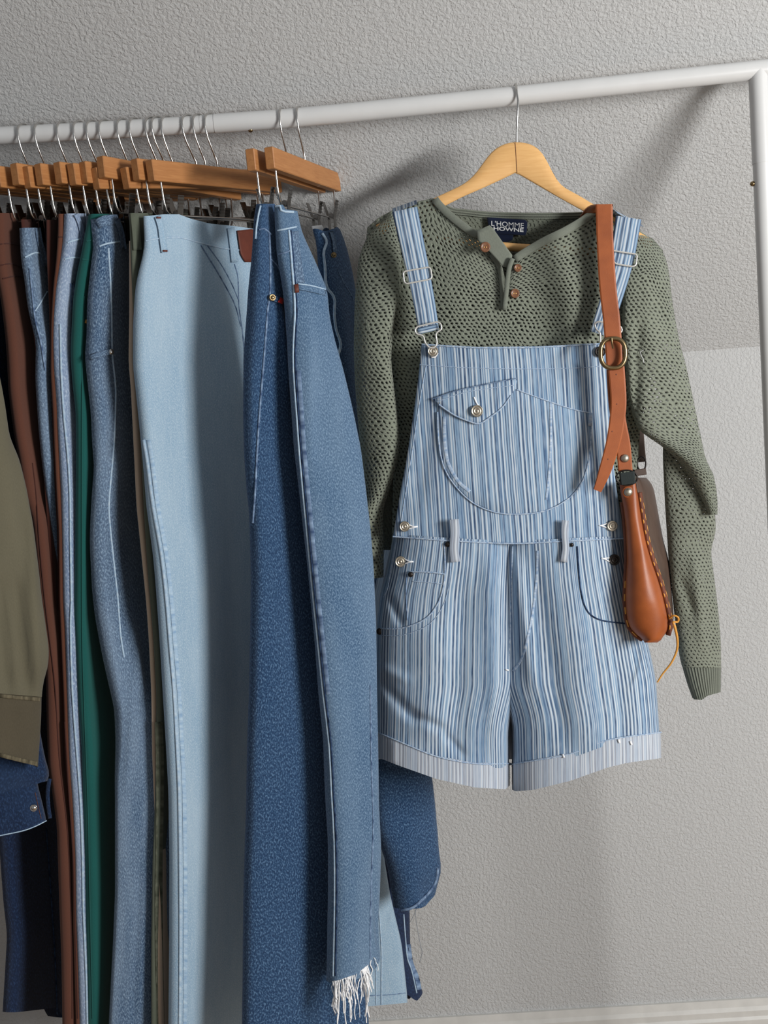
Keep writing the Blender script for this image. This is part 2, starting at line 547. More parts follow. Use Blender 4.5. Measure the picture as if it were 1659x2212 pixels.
def drape(name, parent, mat, L, R, Yl, Yr, t, ytop, ybot, nv=70, nu=22, pw=5.0, folds=(), amp=0.0, seed=1, fv=7.0, top=None, bot=None, label=None, back=None):
    """hanging cloth tube: left and right outline in the photograph, with the depth of each edge;
    ytop/ybot are constants, top/bot optional curves [(x, y)] for waist and hem"""
    s = np.linspace(0, 1, nv)[:, None]
    u = (0.5 - 0.5 * np.cos(np.pi * np.linspace(0, 1, nu)))[None, :]
    u = 0.5 * u + 0.5 * np.linspace(0, 1, nu)[None, :]
    yt = np.full((1, nu), float(ytop)); yb = np.full((1, nu), float(ybot))
    if top is not None:
        tt = np.array(top, float); xx = interp(L, yt) * (1 - u) + interp(R, yt) * u; yt = np.interp(xx, tt[:, 0], tt[:, 1])
    if bot is not None:
        bb = np.array(bot, float); xx = interp(L, yb) * (1 - u) + interp(R, yb) * u; yb = np.interp(xx, bb[:, 0], bb[:, 1])
    y = yt + s * (yb - yt)
    xl, xr = interp(L, y), interp(R, y)
    x = xl * (1 - u) + xr * u
    Ya, Yb = interp(Yl, y), interp(Yr, y)
    Yc = Ya * (1 - u) + Yb * u
    mid = P(x, y, Yc)
    A, B = P(xl, y, Ya), P(xr, y, Yb)
    d = B - A
    n = np.stack([d[..., 1], -d[..., 0], np.zeros_like(d[..., 0])], -1)
    n /= (np.linalg.norm(n, axis=-1, keepdims=True) + 1e-9)
    st = (1 - np.abs(2 * u - 1) ** pw) ** (1 / pw)
    th = interp(t, y) / 2
    w = amp * wob(u, s, seed, fv=fv) * np.sin(np.pi * np.clip(u, 0, 1)) ** 0.5 if amp else 0.0
    front = mid + n * ((th * st + w + fold_disp(x, y, folds))[..., None])
    # keep every point of the visible face on the pixel row (and, where it faces us, the column) it was read from
    qf = proj(front)
    face = np.clip((np.abs(n[..., 1]) - .80) / .15, 0, 1)
    front = P(x * face + qf[..., 0] * (1 - face), y, front[..., 1])
    bk = mid - n * ((th * st - w)[..., None])
    ring = np.concatenate([front, bk[:, ::-1][:, 1:-1]], 1)
    nr = ring.shape[1]
    um = np.linalg.norm(np.diff(np.concatenate([ring, ring[:, :1]], 1), axis=1), axis=-1).mean(0)
    uc = np.concatenate([[0], np.cumsum(um)])
    vc = np.concatenate([[0], np.cumsum(np.linalg.norm(np.diff(front[:, nu // 2], axis=0), axis=-1))])
    off = (seed * 0.37) % 5
    faces, uvs = [], []
    for i in range(nv - 1):
        for k in range(nr):
            l = (k + 1) % nr
            faces.append((i * nr + k, (i + 1) * nr + k, (i + 1) * nr + l, i * nr + l))
            uvs += [(uc[k] + off, -vc[i]), (uc[k] + off, -vc[i + 1]), (uc[k + 1] + off, -vc[i + 1]), (uc[k + 1] + off, -vc[i])]
    o = obj(name, ring, faces, mat, parent, uvs=uvs, label=label)
    return o, Surf(front)

def sheet(name, parent, mat, rows, nu=60, nv=60, thick=0.0025, folds=(), amp=0.0, seed=1, label=None, by_x=True, planar=False):
    """cloth panel lofted through rows of (px, py, depth)"""
    R = []
    for r in rows:
        r = np.array(r, float)
        if by_x:
            c = (r[:, 0] - r[0, 0]) / (r[-1, 0] - r[0, 0])
        else:
            c = np.concatenate([[0], np.cumsum(np.linalg.norm(np.diff(r[:, :2], axis=0), axis=1))]); c /= c[-1]
        q = np.linspace(0, 1, nu)
        R.append(np.stack([np.interp(q, c, r[:, k]) for k in range(3)], 1))
    R = np.array(R)
    m = len(R)
    cy = np.concatenate([[0], np.cumsum(np.linalg.norm(np.diff(R, axis=0), axis=-1).mean(1))]); cy /= cy[-1]
    q = np.linspace(0, 1, nv)
    G = np.empty((nv, nu, 3))
    for j in range(nu):
        for k in range(3):
            G[:, j, k] = np.interp(q, cy, R[:, j, k])
    ker = np.array([1, 2, 3, 2, 1.0]); ker /= ker.sum()
    if m > 2:
        Gp = np.concatenate([2 * G[:1] - G[1:3][::-1], G, 2 * G[-1:] - G[-3:-1][::-1]], 0)
        G2 = sum(Gp[i:i + nv] * ker[i] for i in range(5))
        G2[0], G2[-1] = G[0], G[-1]
        G = G2
    dsp = fold_disp(G[..., 0], G[..., 1], folds)
    if amp:
        dsp = dsp + amp * wob(np.linspace(0, 1, nu)[None, :], q[:, None], seed)
    W = P(G[..., 0], G[..., 1], G[..., 2] - dsp)
    ucum = np.concatenate([[0], np.cumsum(np.linalg.norm(np.diff(W, axis=1), axis=-1).mean(0))])
    vcum = np.concatenate([[0], np.cumsum(np.linalg.norm(np.diff(W, axis=0), axis=-1).mean(1))])
    off = (seed * 0.37) % 5
    if planar:
        uv = np.stack([W[..., 0] + off, W[..., 2]], -1)
    else:
        uv = np.stack(np.broadcast_arrays(ucum[None, :] + off, -vcum[:, None]), -1)
    V = np.concatenate([W.reshape(-1, 3), (W + np.array([0, thick, 0])).reshape(-1, 3)])
    UV = np.concatenate([uv.reshape(-1, 2)] * 2)
    n0 = nu * nv
    f = []
    I = lambda i, j: i * nu + j
    for i in range(nv - 1):
        for j in range(nu - 1):
            f.append((I(i, j), I(i + 1, j), I(i + 1, j + 1), I(i, j + 1)))
            f.append((n0 + I(i, j), n0 + I(i, j + 1), n0 + I(i + 1, j + 1), n0 + I(i + 1, j)))
    edge = [I(0, j) for j in range(nu)] + [I(i, nu - 1) for i in range(1, nv)] + [I(nv - 1, j) for j in range(nu - 2, -1, -1)] + [I(i, 0) for i in range(nv - 2, 0, -1)]
    for a, b in zip(edge, edge[1:] + edge[:1]):
        f.append((a, b, n0 + b, n0 + a))
    o = obj(name, V, f, mat, parent, uvs=UV, label=label)
    return o, Surf(W)

def strip(name, parent, mat, surf, pts, width, lift=0.0015, thick=0.002, label=None, step=9.0, kind=None, curve=True, smooth=True):
    """flat band laid on a garment along a pixel polyline; width in pixels (or one per point)"""
    p = smooth_poly(pts, 30) if (curve and len(pts) > 2) else np.array(pts, float)
    q = sample_px(p, step)
    w = np.interp(np.linspace(0, 1, len(q)), np.linspace(0, 1, np.size(width)), np.atleast_1d(width)) / 2
    tg = np.gradient(q, axis=0)
    tg /= (np.linalg.norm(tg, axis=1, keepdims=True) + 1e-9)
    nn = np.stack([-tg[:, 1], tg[:, 0]], 1)
    v, u, Lc = [], [], 0
    prev = None
    for i in range(len(q)):
        Yc = surf.Y(*q[i]) if hasattr(surf, 'Y') else surf
        row = []
        for s in (-1, -0.82, 0.82, 1):
            a = q[i] + nn[i] * w[i] * s
            Yk = surf.Y(*a) if hasattr(surf, 'Y') else surf
            if abs(Yk - Yc) > 0.02:
                Yk = Yc
            row.append(P(a[0], a[1], Yk - lift - (thick if abs(s) < 0.9 else thick * 0.6)))
        for s in (1, -1):
            a = q[i] + nn[i] * w[i] * s
            row.append(P(a[0], a[1], Yc - lift + 0.0008))
        c = np.mean(row, 0)
        if prev is not None:
            Lc += np.linalg.norm(c - prev)
        prev = c
        v += row
        wd = np.linalg.norm(row[0] - row[3])
        u += [(wd * k, Lc) for k in (0, .09, .91, 1, 1, 0)]
    f = []
    for i in range(len(q) - 1):
        for k in range(6):
            l = (k + 1) % 6
            f.append((i * 6 + k, i * 6 + l, i * 6 + 6 + l, i * 6 + 6 + k))
    f.append((5, 4, 3, 2, 1, 0)); b = (len(q) - 1) * 6
    f.append((b, b + 1, b + 2, b + 3, b + 4, b + 5))
    return obj(name, v, f, mat, parent, uvs=u, label=label, kind=kind, smooth=smooth)

def cord(name, parent, mat, surf, pts, r, lift=0.0006, step=8.0, sides=6, closed=False, label=None, n=30):
    """round seam, wire or thread along a pixel polyline on a garment"""
    p = smooth_poly(pts, n, closed) if len(pts) > 2 else np.array(pts, float)
    q = p if closed else sample_px(p, step)
    w = [P(a, b, (surf.Y(a, b) if hasattr(surf, 'Y') else surf) - lift) for a, b in q]
    v, f, u = sweep(w, r, sides, closed)
    return obj(name, v, f, mat, parent, uvs=u, label=label)

def panel(name, parent, mat, surf, outline, lift=0.002, label=None, step=10.0, seed=1, planar=True, thick=0.0015):
    """flat patch (pocket, flap, badge) with a pixel outline, following the garment below"""
    q = sample_px(np.array(list(outline) + [outline[0]], float), step)[:-1]
    c = q.mean(0)
    rings = [1.0, 0.985, 0.8, 0.55, 0.28]
    V = []
    for k, r in enumerate(rings):
        for a in q:
            b = c + (a - c) * r
            Y = surf.Y(*b) if hasattr(surf, 'Y') else surf
            V.append(P(b[0], b[1], Y - (lift if k else lift - thick)))
    Yc = surf.Y(*c) if hasattr(surf, 'Y') else surf
    V.append(P(c[0], c[1], Yc - lift))
    n = len(q)
    f = []
    for k in range(len(rings) - 1):
        for i in range(n):
            j = (i + 1) % n
            f.append((k * n + i, k * n + j, (k + 1) * n + j, (k + 1) * n + i))
    for i in range(n):
        f.append(((len(rings) - 1) * n + i, (len(rings) - 1) * n + (i + 1) % n, len(rings) * n))
    V = np.array(V)
    uv = np.stack([V[:, 0] + seed * 0.37, V[:, 2]], 1)
    return obj(name, V, f, mat, parent, uvs=uv, label=label)

def stud(name, parent, mat, surf, px, py, rpx, h=0.003, axis=(0, -1, 0), lift=0.001, prof=None, label=None, seg=18):
    Y = surf.Y(px, py) if hasattr(surf, 'Y') else surf
    r = rpx * Y / F_PX
    prof = prof or [(1.0, 0), (1.0, .35), (.9, .6), (.74, .55), (.66, .45), (.5, .8), (.25, 1.0), (.02, 1.0)]
    v, f = lathe([(a * r, b * h) for a, b in prof], seg, P(px, py, Y - lift), axis)
    return obj(name, v, f, mat, parent, label=label)
DOME = [(1.0, 0), (.97, .3), (.8, .65), (.5, .9), (.2, 1.0), (.02, 1.0)]

# ------------------------------------------------------------------ the room
BAR_Y, WALL_Y = 1.80, 2.25
z_crease = P(1560, 754, WALL_Y)[2]
z_board = P(1280, 2175, WALL_Y)[2]
z_floor = z_board - 0.115
z_bar = P(1116, 207, BAR_Y)[2]
slope_k = (WALL_Y - (BAR_Y + 0.095)) / (z_bar - z_crease)          # run of the sloped ceiling per metre of rise
def struct(name, v, f, mat, **kw):
    o = obj(name, v, f, mat, None, smooth=False, **kw)
    o['kind'] = 'structure'
    return o
XL, XR = -2.6, 2.9
v, f = box(((XL + XR) / 2, WALL_Y + 0.05, (z_floor + z_crease) / 2), XR - XL, 0.1, z_crease - z_floor)
struct('wall_back', v, f, 'wall', label='textured pale grey knee wall behind the rack')
zt = z_crease + 1.2
y2 = WALL_Y - slope_k * 1.2
v = [(XL, WALL_Y, z_crease), (XR, WALL_Y, z_crease), (XR, y2, zt), (XL, y2, zt),
     (XL, WALL_Y + 0.1, z_crease), (XR, WALL_Y + 0.1, z_crease), (XR, y2 + 0.1, zt + 0.1), (XL, y2 + 0.1, zt + 0.1)]
struct('ceiling', v, [(0, 1, 2, 3), (4, 7, 6, 5), (0, 4, 5, 1), (3, 2, 6, 7), (0, 3, 7, 4), (1, 5, 6, 2)], 'wall', label='sloped textured attic ceiling above the rack')
v, f = box(((XL + XR) / 2, 0.6, z_floor - 0.03), XR - XL, 3.4, 0.06)
struct('floor', v, f, 'floor', label='wooden floor below the rack')
bd = Bag()
prof = [(0.0, 0.0), (0.016, 0.0), (0.016, 0.074), (0.0125, 0.080), (0.0125, 0.092), (0.009, 0.100), (0.006, 0.115), (0.0, 0.115)]
for k, xx in enumerate((XL, XR)):
    bd.v += [(xx, WALL_Y - d, z_floor + h) for d, h in prof]
n = len(prof)
bd.f = [(i, (i + 1) % n, n + (i + 1) % n, n + i) for i in range(n)] + [tuple(range(n - 1, -1, -1)), tuple(range(n, 2 * n))]
bd.u = [(0, 0)] * (2 * n)
b = bd.build('baseboard_back', 'trim', smooth=False, label='cream moulded baseboard along the knee wall')
b['kind'] = 'structure'

# ------------------------------------------------------------------ clothes rack
bar_px = [(-420, 312), (-200, 303), (0, 293), (230, 281), (480, 266), (620, 256), (760, 243), (1116, 207), (1620, 153), (1730, 141), (1770, 137)]
bx = np.array(bar_px, float)
def bar_at(px):
    return P(px, np.interp(px, bx[:, 0], bx[:, 1]), BAR_Y)
rack = thing('clothes_rack', 'white tubular steel clothes rack with a long top rail', 'clothes rack', (P(1660, 1500, BAR_Y)[0], BAR_Y, z_floor))
def rail_pts(x0, x1, n=26):
    return [bar_at(q) for q in np.linspace(x0, x1, n)]
v, f, u = sweep(rail_pts(-420, 470), 0.0136, 24)
obj('top_rail', v, f, 'rail', rack, uvs=u)
v, f, u = sweep(rail_pts(464, 1770), 0.0147, 24)
obj('top_rail', v, f, 'rail', rack, uvs=u)
v, f, u = sweep(rail_pts(434, 466, 4), 0.0141, 24)
obj('rail_collar', v, f, 'rail', rack, uvs=u)
pt = bar_at(1637)
foot = np.array([pt[0] - 0.004, BAR_Y, z_floor + 0.02])
jn = pt + (foot - pt) * ((pt[2] - P(1640, 354, BAR_Y)[2]) / (pt[2] - foot[2]))
v, f, u = sweep([pt, jn], 0.0146, 24)
obj('post_stub', v, f, 'rail', rack, uvs=u)
v, f, u = sweep([jn, foot], 0.0138, 24)
obj('post', v, f, 'rail', rack, uvs=u)
v, f, u = sweep([foot + np.array([0, -0.24, -0.005]), foot + np.array([0, 0.24, -0.005])], 0.0145, 16)
obj('foot_bar', v, f, 'rail', rack, uvs=u)
def pin(px, py, Y, axis):
    v, f = lathe([(0.0032, -0.004), (0.0035, 0), (0.0042, .002), (.0036, .0048), (.0018, .0064), (.0002, .0068)], 14, P(px, py, Y), axis)
    obj('spring_pin', v, f, 'brass', rack)
pin(541, 277, BAR_Y, (0, -0.2, -1))
pin(1629, 397, BAR_Y, (-1, -0.3, 0))
# far end of the rack, beyond the left edge of the picture
pl = bar_at(-415)
v, f, u = sweep([pl, (pl[0], BAR_Y, z_floor + 0.02)], 0.0138, 16)
obj('post', v, f, 'rail', rack, uvs=u)
v, f, u = sweep([(pl[0], BAR_Y - 0.24, z_floor + 0.015), (pl[0], BAR_Y + 0.24, z_floor + 0.015)], 0.0145, 16)
obj('foot_bar', v, f, 'rail', rack, uvs=u)

# ------------------------------------------------------------------ trouser hangers
HL = 0.165
def make_hanger():
    """built about its hook: x runs along the wooden bar towards the wall"""
    h = thing('trouser_hanger', '', 'hanger')
    v, f = box((0, 0, -0.083), 2 * HL, 0.014, 0.031, 0.0012)
    obj('wood_bar', v, f, 'wood', h, smooth=False)
    a = np.linspace(math.pi, -0.45, 16)
    path = [(0, 0, -0.070), (0, 0, -0.056), (-0.004, 0, -0.048), (-0.0150, 0, -0.024), (-0.0185, 0, -0.010)] + [(0.0182 * math.cos(t), 0, 0.0160 * math.sin(t)) for t in a]
    v, f, u = sweep(path, 0.0017, 8)
    obj('hook', v, f, 'chrome', h)
    e = HL - 0.021
    path = []
    zb = -0.146
    for sgn in (-1, 1):
        seg = [(sgn * e, 0, -0.090), (sgn * (e - 0.001), 0, -0.125), (sgn * (e - 0.004), 0, -0.139), (sgn * (e - 0.010), 0, zb), (sgn * (e - 0.03), 0, zb)]
        path += seg if sgn < 0 else seg[::-1]
    v, f, u = sweep(path, 0.0016, 8)
    obj('clip_wire', v, f, 'chrome', h)
    for sgn in (-1, 1):
        b = Bag()
        cx = sgn * (e - 0.028)
        for s in (-1, 1):
            # a jaw: thin plate leaning away from its partner at the top, with a ribbed thumb grip
            for z0, y0, z1, y1, w in ((-0.178, 0.0042, -0.146, 0.0046, 0.012), (-0.146, 0.0046, -0.118, 0.0115, 0.013)):
                q = [(cx - w / 2, s * y0, z0), (cx + w / 2, s * y0, z0), (cx + w / 2, s * y1, z1), (cx - w / 2, s * y1, z1)]
                q2 = [(a_, b_ + s * 0.0012, c_) for a_, b_, c_ in q]
                b.add(q + q2, [(0, 1, 2, 3), (7, 6, 5, 4), (0, 4, 5, 1), (1, 5, 6, 2), (2, 6, 7, 3), (3, 7, 4, 0)])
            for k in range(4):
                zz = -0.120 - k * 0.005
                yy = 0.0046 + (zz + 0.146) / 0.028 * 0.0069 + 0.0014
                vv, ff = box((cx, s * yy, zz), 0.012, 0.0016, 0.0018)
                b.add(vv, ff)
        v, f, u = sweep([(cx - 0.005, 0, -0.143), (cx + 0.005, 0, -0.143)], 0.0046, 10)
        b.add(v, f)
        b.build('clip', 'steel', h, smooth=False)
    return h
def copy_thing(o):
    c = o.copy(); COL.objects.link(c)
    for ch in o.children:
        d = ch.copy(); COL.objects.link(d); d.parent = c
    return c
centres = [61, 97, 146, 181, 210, 237, 276, 302, 338, 351, 372, 417, 440, 465]
fronts = [-95, -55, -14, 28, 48, 77, 119, 147, 172, 191, 215, 253, 285, 316]
tilt = [4, 4, 4, 3.2, 4.6, 3.6, 3.4, 4.4, 3.4, 6.8, 1.6, 7.2, 3.6, 4.6]
lab = ['amber wooden trouser hanger furthest left, its front end outside the photo',
       'amber wooden trouser hanger second from the left, holding raw navy jeans',
       'amber wooden trouser hanger holding the chocolate brown trousers',
       'amber wooden trouser hanger just right of the one holding the brown trousers',
       'amber wooden trouser hanger holding the stone washed jeans beside the brown trousers',
       'amber wooden trouser hanger holding the very dark brown trousers',
       'amber wooden trouser hanger holding the rust brown trousers',
       'amber wooden trouser hanger holding the pale worn jeans beside the green trousers',
       'amber wooden trouser hanger holding grey denim, half hidden left of the green trousers',
       'amber wooden trouser hanger hung low, holding the bottle green trousers',
       'amber wooden trouser hanger standing highest in the packed row',
       'amber wooden trouser hanger hung low, holding the beige trousers',
       'amber wooden trouser hanger holding the olive trousers beside the light blue jeans',
       'amber wooden trouser hanger with its whole side showing above the light blue jeans']
proto = make_hanger()
HANG = []
def place_hanger(h, cpx, fpx, dz, label, tilt, group):
    neck = P(cpx, 352, BAR_Y)
    c = bar_at(cpx - 22)
    fx = P(fpx, 365, BAR_Y - 0.145)[0]
    dx = max(-0.12, min(0.12, neck[0] - fx))
    ang = math.atan2(math.sqrt(HL * HL - dx * dx), dx)
    h.location = (neck[0], BAR_Y, bar_at(cpx)[2])
    h.rotation_euler = (0, -tilt, ang)
    h['label'] = label; h['category'] = 'hanger'; h['group'] = group
    HANG.append(h)
for i in range(14):
    h = proto if i == 0 else copy_thing(proto)
    place_hanger(h, centres[i], fronts[i], 0, lab[i], math.radians(tilt[i]), 'trouser hangers packed on the left of the rail')
for cpx, fpx, dz, l in ((620, 542, .004, 'amber wooden trouser hanger holding the deep blue jeans, behind the separate front one'),
                        (657, 583, -.002, 'amber wooden trouser hanger nearest the sweater, holding the frayed blue jeans')):
    place_hanger(copy_thing(proto), cpx, fpx, dz, l, math.radians(4.0), 'pair of trouser hangers in the middle of the rail')

# ------------------------------------------------------------------ trousers packed edge-on at the left
def shift(tab, d):
    """outline moved right by d pixels (constant or table)"""
    t = np.array(tab, float)
    return [(y, x + float(interp(d, y))) for y, x in t]
GT = 'trousers and jeans packed on the left of the rail'
def edge_pants(name, label, mat, L, ytop, ybot, t, Yf=1.66, run=0.2, dx=((450, 120), (900, 150), (2300, 120)), seed=1, amp=0.003, cat='trousers', folds=(), fv=7.0, bot=None):
    th = thing(name, label, cat, P(L[0][1], ytop, float(interp(Yf, ytop))), GT)
    Yl = [(q, float(interp(Yf, q))) for q in range(440, 2340, 40)]
    Yr = [(q, float(interp(Yf, q) + interp(run, q))) for q in range(440, 2340, 40)]
    body, sf = drape('body', th, mat, L, shift(L, dx), Yl, Yr, t, ytop, ybot, amp=amp, seed=seed, folds=folds, fv=fv, bot=bot, nu=26, nv=90)
    return th, sf
def waist(th, sf, pts, mat, w=1.0, name='waistband_seam'):
    cord(name, th, mat, sf, pts, 0.0011 * w, 0.0004)

nav_L = [(560, -42), (700, -24), (900, -12), (1500, 2), (1800, 6), (1950, 17), (2020, 25), (2186, 15), (2300, 10)]
navy, s = edge_pants('navy_jeans', 'raw navy jeans hanging lowest left, hem above the wall corner', 'dn_navy', nav_L, 480, 2190, .03, Yf=1.72, run=.16,
                     dx=((450, 150), (2300, 128)), seed=3, cat='jeans', bot=[(0, 2184), (16, 2187), (60, 2182), (112, 2176), (116, 2196), (142, 2199), (160, 2199)])
cord('side_seam', navy, 'seam_dark', s, [(100, 1790), (108, 1900), (118, 2050), (124, 2190)], .0014)

br_L = [(450, -10), (560, -6), (600, 1), (650, 10), (726, 19), (780, 23), (841, 25), (943, 38), (993, 48), (1069, 58), (1120, 76), (1221, 86), (1300, 92), (1380, 102), (1467, 106), (1575, 108), (1657, 111), (1700, 118), (1784, 130), (1936, 135), (2071, 140), (2212, 142), (2300, 143)]
brown, s = edge_pants('brown_trousers', 'chocolate brown cotton trousers, first of the packed row at the left', 'brown', br_L, 460, 2290, .022, seed=11)
waist(brown, s, [(-6, 528), (20, 526), (46, 530)], 'dark_brown'); waist(brown, s, [(-4, 574), (25, 570), (52, 580)], 'dark_brown', name='pocket_seam')
waist(brown, s, [(6, 602), (40, 596), (58, 606)], 'dark_brown', name='yoke_seam')
cord('side_seam', brown, 'dark_brown', s, [(70, 1000), (78, 1070), (84, 1160), (96, 1290), (112, 1420), (120, 1500), (128, 1640), (146, 1800), (154, 2000), (156, 2200)], .0010)

dk_L = [(455, 44), (560, 52), (660, 66), (760, 76), (860, 82), (1000, 92), (1200, 108), (1500, 126), (1800, 142), (2300, 152)]
dk, s = edge_pants('dark_brown_trousers', 'very dark brown trousers squeezed between brown trousers and stone washed jeans', 'dark_brown', dk_L, 474, 2280, .006, Yf=1.675, seed=12, amp=.001)

st_L = [(480, 50), (498, 51), (562, 54), (600, 61), (663, 68), (714, 80), (740, 86), (816, 84), (867, 87), (930, 91), (980, 96), (1031, 101), (1120, 111), (1170, 118), (1230, 128), (1300, 138), (1400, 146), (1700, 166), (2300, 178)]
stone, s = edge_pants('stone_washed_jeans', 'stone washed blue jeans with drooping waistband beside the brown trousers', 'dn_stone', st_L, 492, 2280, [(450, .022), (1000, .02), (1250, .006), (2300, .006)], Yf=[(450, 1.66), (1000, 1.665), (1250, 1.69), (2300, 1.69)], seed=13, amp=.004, cat='jeans', dx=((450, 105), (2300, 110)))
waist(stone, s, [(54, 556), (75, 546), (92, 548)], 'seam_light', 1.3)
cord('side_seam', stone, 'seam_mid', s, [(64, 580), (70, 640), (76, 690), (88, 740), (98, 800)], .0015)
cord('pocket_seam', stone, 'seam_light', s, [(76, 672), (90, 650), (102, 630)], .0012)
strip('belt_loop', stone, 'dn_stone', s, [(82, 492), (86, 520), (94, 550), (96, 566), (104, 578)], 12, .003)

db_L = [(460, 101), (560, 102), (640, 106), (740, 109), (803, 109), (892, 113), (968, 115), (1056, 119), (1145, 124), (1300, 126), (1500, 132), (1700, 144), (2000, 152), (2300, 158)]
db, s = edge_pants('dark_brown_trousers', 'very dark brown trousers left of the rust brown pair', 'dark_brown', db_L, 475, 2280, .008, Yf=1.672, seed=14, amp=.001)

ru_L = [(455, 128), (500, 128), (560, 124), (620, 117), (700, 112), (803, 111), (892, 116), (968, 119), (1056, 123), (1145, 128), (1300, 130), (1500, 139), (1630, 143), (1738, 152), (1850, 158), (2000, 160), (2212, 166), (2300, 167)]
rust, s = edge_pants('rust_trousers', 'rust brown cotton trousers left of the pale worn jeans', 'rust', ru_L, 462, 2280, .011, Yf=1.662, seed=15, amp=.002)
waist(rust, s, [(127, 512), (146, 512)], 'dark_brown')
cord('side_seam', rust, 'dark_brown', s, [(140, 1560), (148, 1700), (158, 1850), (162, 2000), (168, 2200)], .001)

pa_L = [(455, 147), (463, 147), (524, 144), (562, 137), (615, 127), (676, 121), (740, 119), (790, 121), (892, 128), (980, 133), (1069, 138), (1170, 140), (1300, 142), (1358, 146), (1494, 150), (1630, 155), (1738, 163), (1850, 168), (1970, 169), (2105, 175), (2212, 179), (2300, 180)]
pale, s = edge_pants('pale_worn_jeans', 'pale worn blue jeans with white side seam, left of the green trousers', 'dn_pale', pa_L, 461, 2280, .022, seed=16, amp=.004, cat='jeans', folds=[(140, 600, 128, 900, 8, .004), (165, 600, 160, 1000, 6, .003)])
waist(pale, s, [(146, 524), (165, 518), (182, 516)], 'seam_light', 1.4)
waist(pale, s, [(140, 560), (160, 556), (178, 560)], 'seam_light', 1.2, 'pocket_seam')
cord('side_seam', pale, 'seam_light', s, [(130, 700), (132, 800), (138, 900), (146, 980), (151, 1070), (152, 1170), (154, 1300), (152, 1350), (156, 1494), (166, 1630), (174, 1738), (178, 1850), (180, 1970), (186, 2105), (190, 2290)], .0017)
strip('belt_loop', pale, 'dn_pale', s, [(164, 463), (172, 480), (179, 510), (181, 534)], 10, .003)
strip('coin_pocket', pale, 'seam_mid', s, [(156, 612), (157, 640), (158, 668)], 9, .001)

gr_L0 = [(455, 186), (540, 186), (640, 172), (760, 165), (900, 174), (1300, 176), (1700, 192), (2300, 198)]
greyj, s = edge_pants('grey_jeans', 'faded grey denim waistband showing between pale jeans and green trousers', 'dn_grey', gr_L0, 466, 2250, .006, Yf=1.675, seed=17, amp=.001, cat='jeans')

gn_L = [(455, 202), (463, 200), (511, 190), (544, 184), (600, 172), (650, 165), (726, 161), (760, 159), (816, 162), (892, 170), (968, 171), (1100, 170), (1246, 169), (1331, 167), (1440, 172), (1521, 176), (1630, 184), (1738, 187), (1850, 190), (1900, 191), (2212, 194), (2300, 195)]
green, s = edge_pants('green_trousers', 'bottle green cotton trousers in the packed row', 'green', gn_L, 462, 2290, .022, seed=18, amp=.003, folds=[(215, 1500, 205, 2212, 16, .004)])
waist(green, s, [(187, 521), (200, 518), (214, 516)], 'green'); waist(green, s, [(178, 560), (190, 562), (204, 563)], 'green', name='yoke_seam')
cord('side_seam', green, 'green', s, [(182, 640), (178, 760), (177, 1000), (177, 1300), (178, 1400), (183, 1560), (190, 1750), (193, 1900), (200, 2200)], .001)
strip('rivet_tab', green, 'lace', s, [(184, 694), (192, 696)], 8, .001)

hm_L = [(470, 207), (478, 208), (531, 214), (574, 208), (650, 200), (726, 199), (764, 195), (816, 200), (892, 208), (968, 211), (993, 214), (1018, 214), (1056, 210), (1120, 206), (1170, 204), (1272, 208), (1331, 214), (1413, 228), (1480, 241), (1535, 252), (1602, 253), (1684, 249), (1850, 249), (1936, 249), (2037, 245), (2212, 236), (2300, 234)]
hammer, s = edge_pants('carpenter_jeans', 'faded blue carpenter jeans with a hammer loop and steel rivet', 'dn_stone', hm_L, 472, 2290, .03, seed=19, amp=.004, cat='jeans', dx=((450, 110), (900, 130), (1500, 120), (2300, 120)), Yf=1.652, run=[(450, .2), (1150, .18), (1500, .07), (1700, .04), (2300, .04)],
                       folds=[(262, 1350, 290, 1500, 12, .006), (276, 1400, 272, 1700, 8, .004), (300, 1850, 285, 2212, 6, -.004), (225, 950, 214, 1050, 10, -.004)])
waist(hammer, s, [(215, 532), (232, 526), (258, 522)], 'seam_light', 1.3)
cord('side_seam', hammer, 'seam_light', s, [(234, 536), (238, 600), (241, 680), (242, 760), (246, 800), (250, 850), (246, 960), (236, 1070), (236, 1120), (244, 1200), (254, 1290), (260, 1370), (268, 1420)], .0016)
strip('waistband', hammer, 'dn_stone', s, [(210, 484), (228, 476), (256, 474)], 22, .001, .0015)
strip('belt_loop', hammer, 'dn_stone', s, [(252, 474), (262, 500), (268, 538)], 12, .003)
strip('hammer_loop', hammer, 'dn_stone', s, [(195, 773), (215, 766), (240, 759)], 12, .004, .0025)
stud('rivet', hammer, 'chrome', s, 239, 760, 7, .004, (0.5, -0.85, 0), .008, DOME)

be_L = [(470, 281), (676, 281), (780, 279), (841, 284), (968, 290), (1094, 296), (1221, 309), (1300, 317), (1385, 323), (1494, 328), (1630, 330), (1725, 334), (1850, 340), (2300, 342)]
beige, s = edge_pants('beige_trousers', 'beige cotton trousers showing as a thin strip left of the olive pair', 'beige', be_L, 520, 2280, .010, Yf=1.655, seed=20, amp=.0)

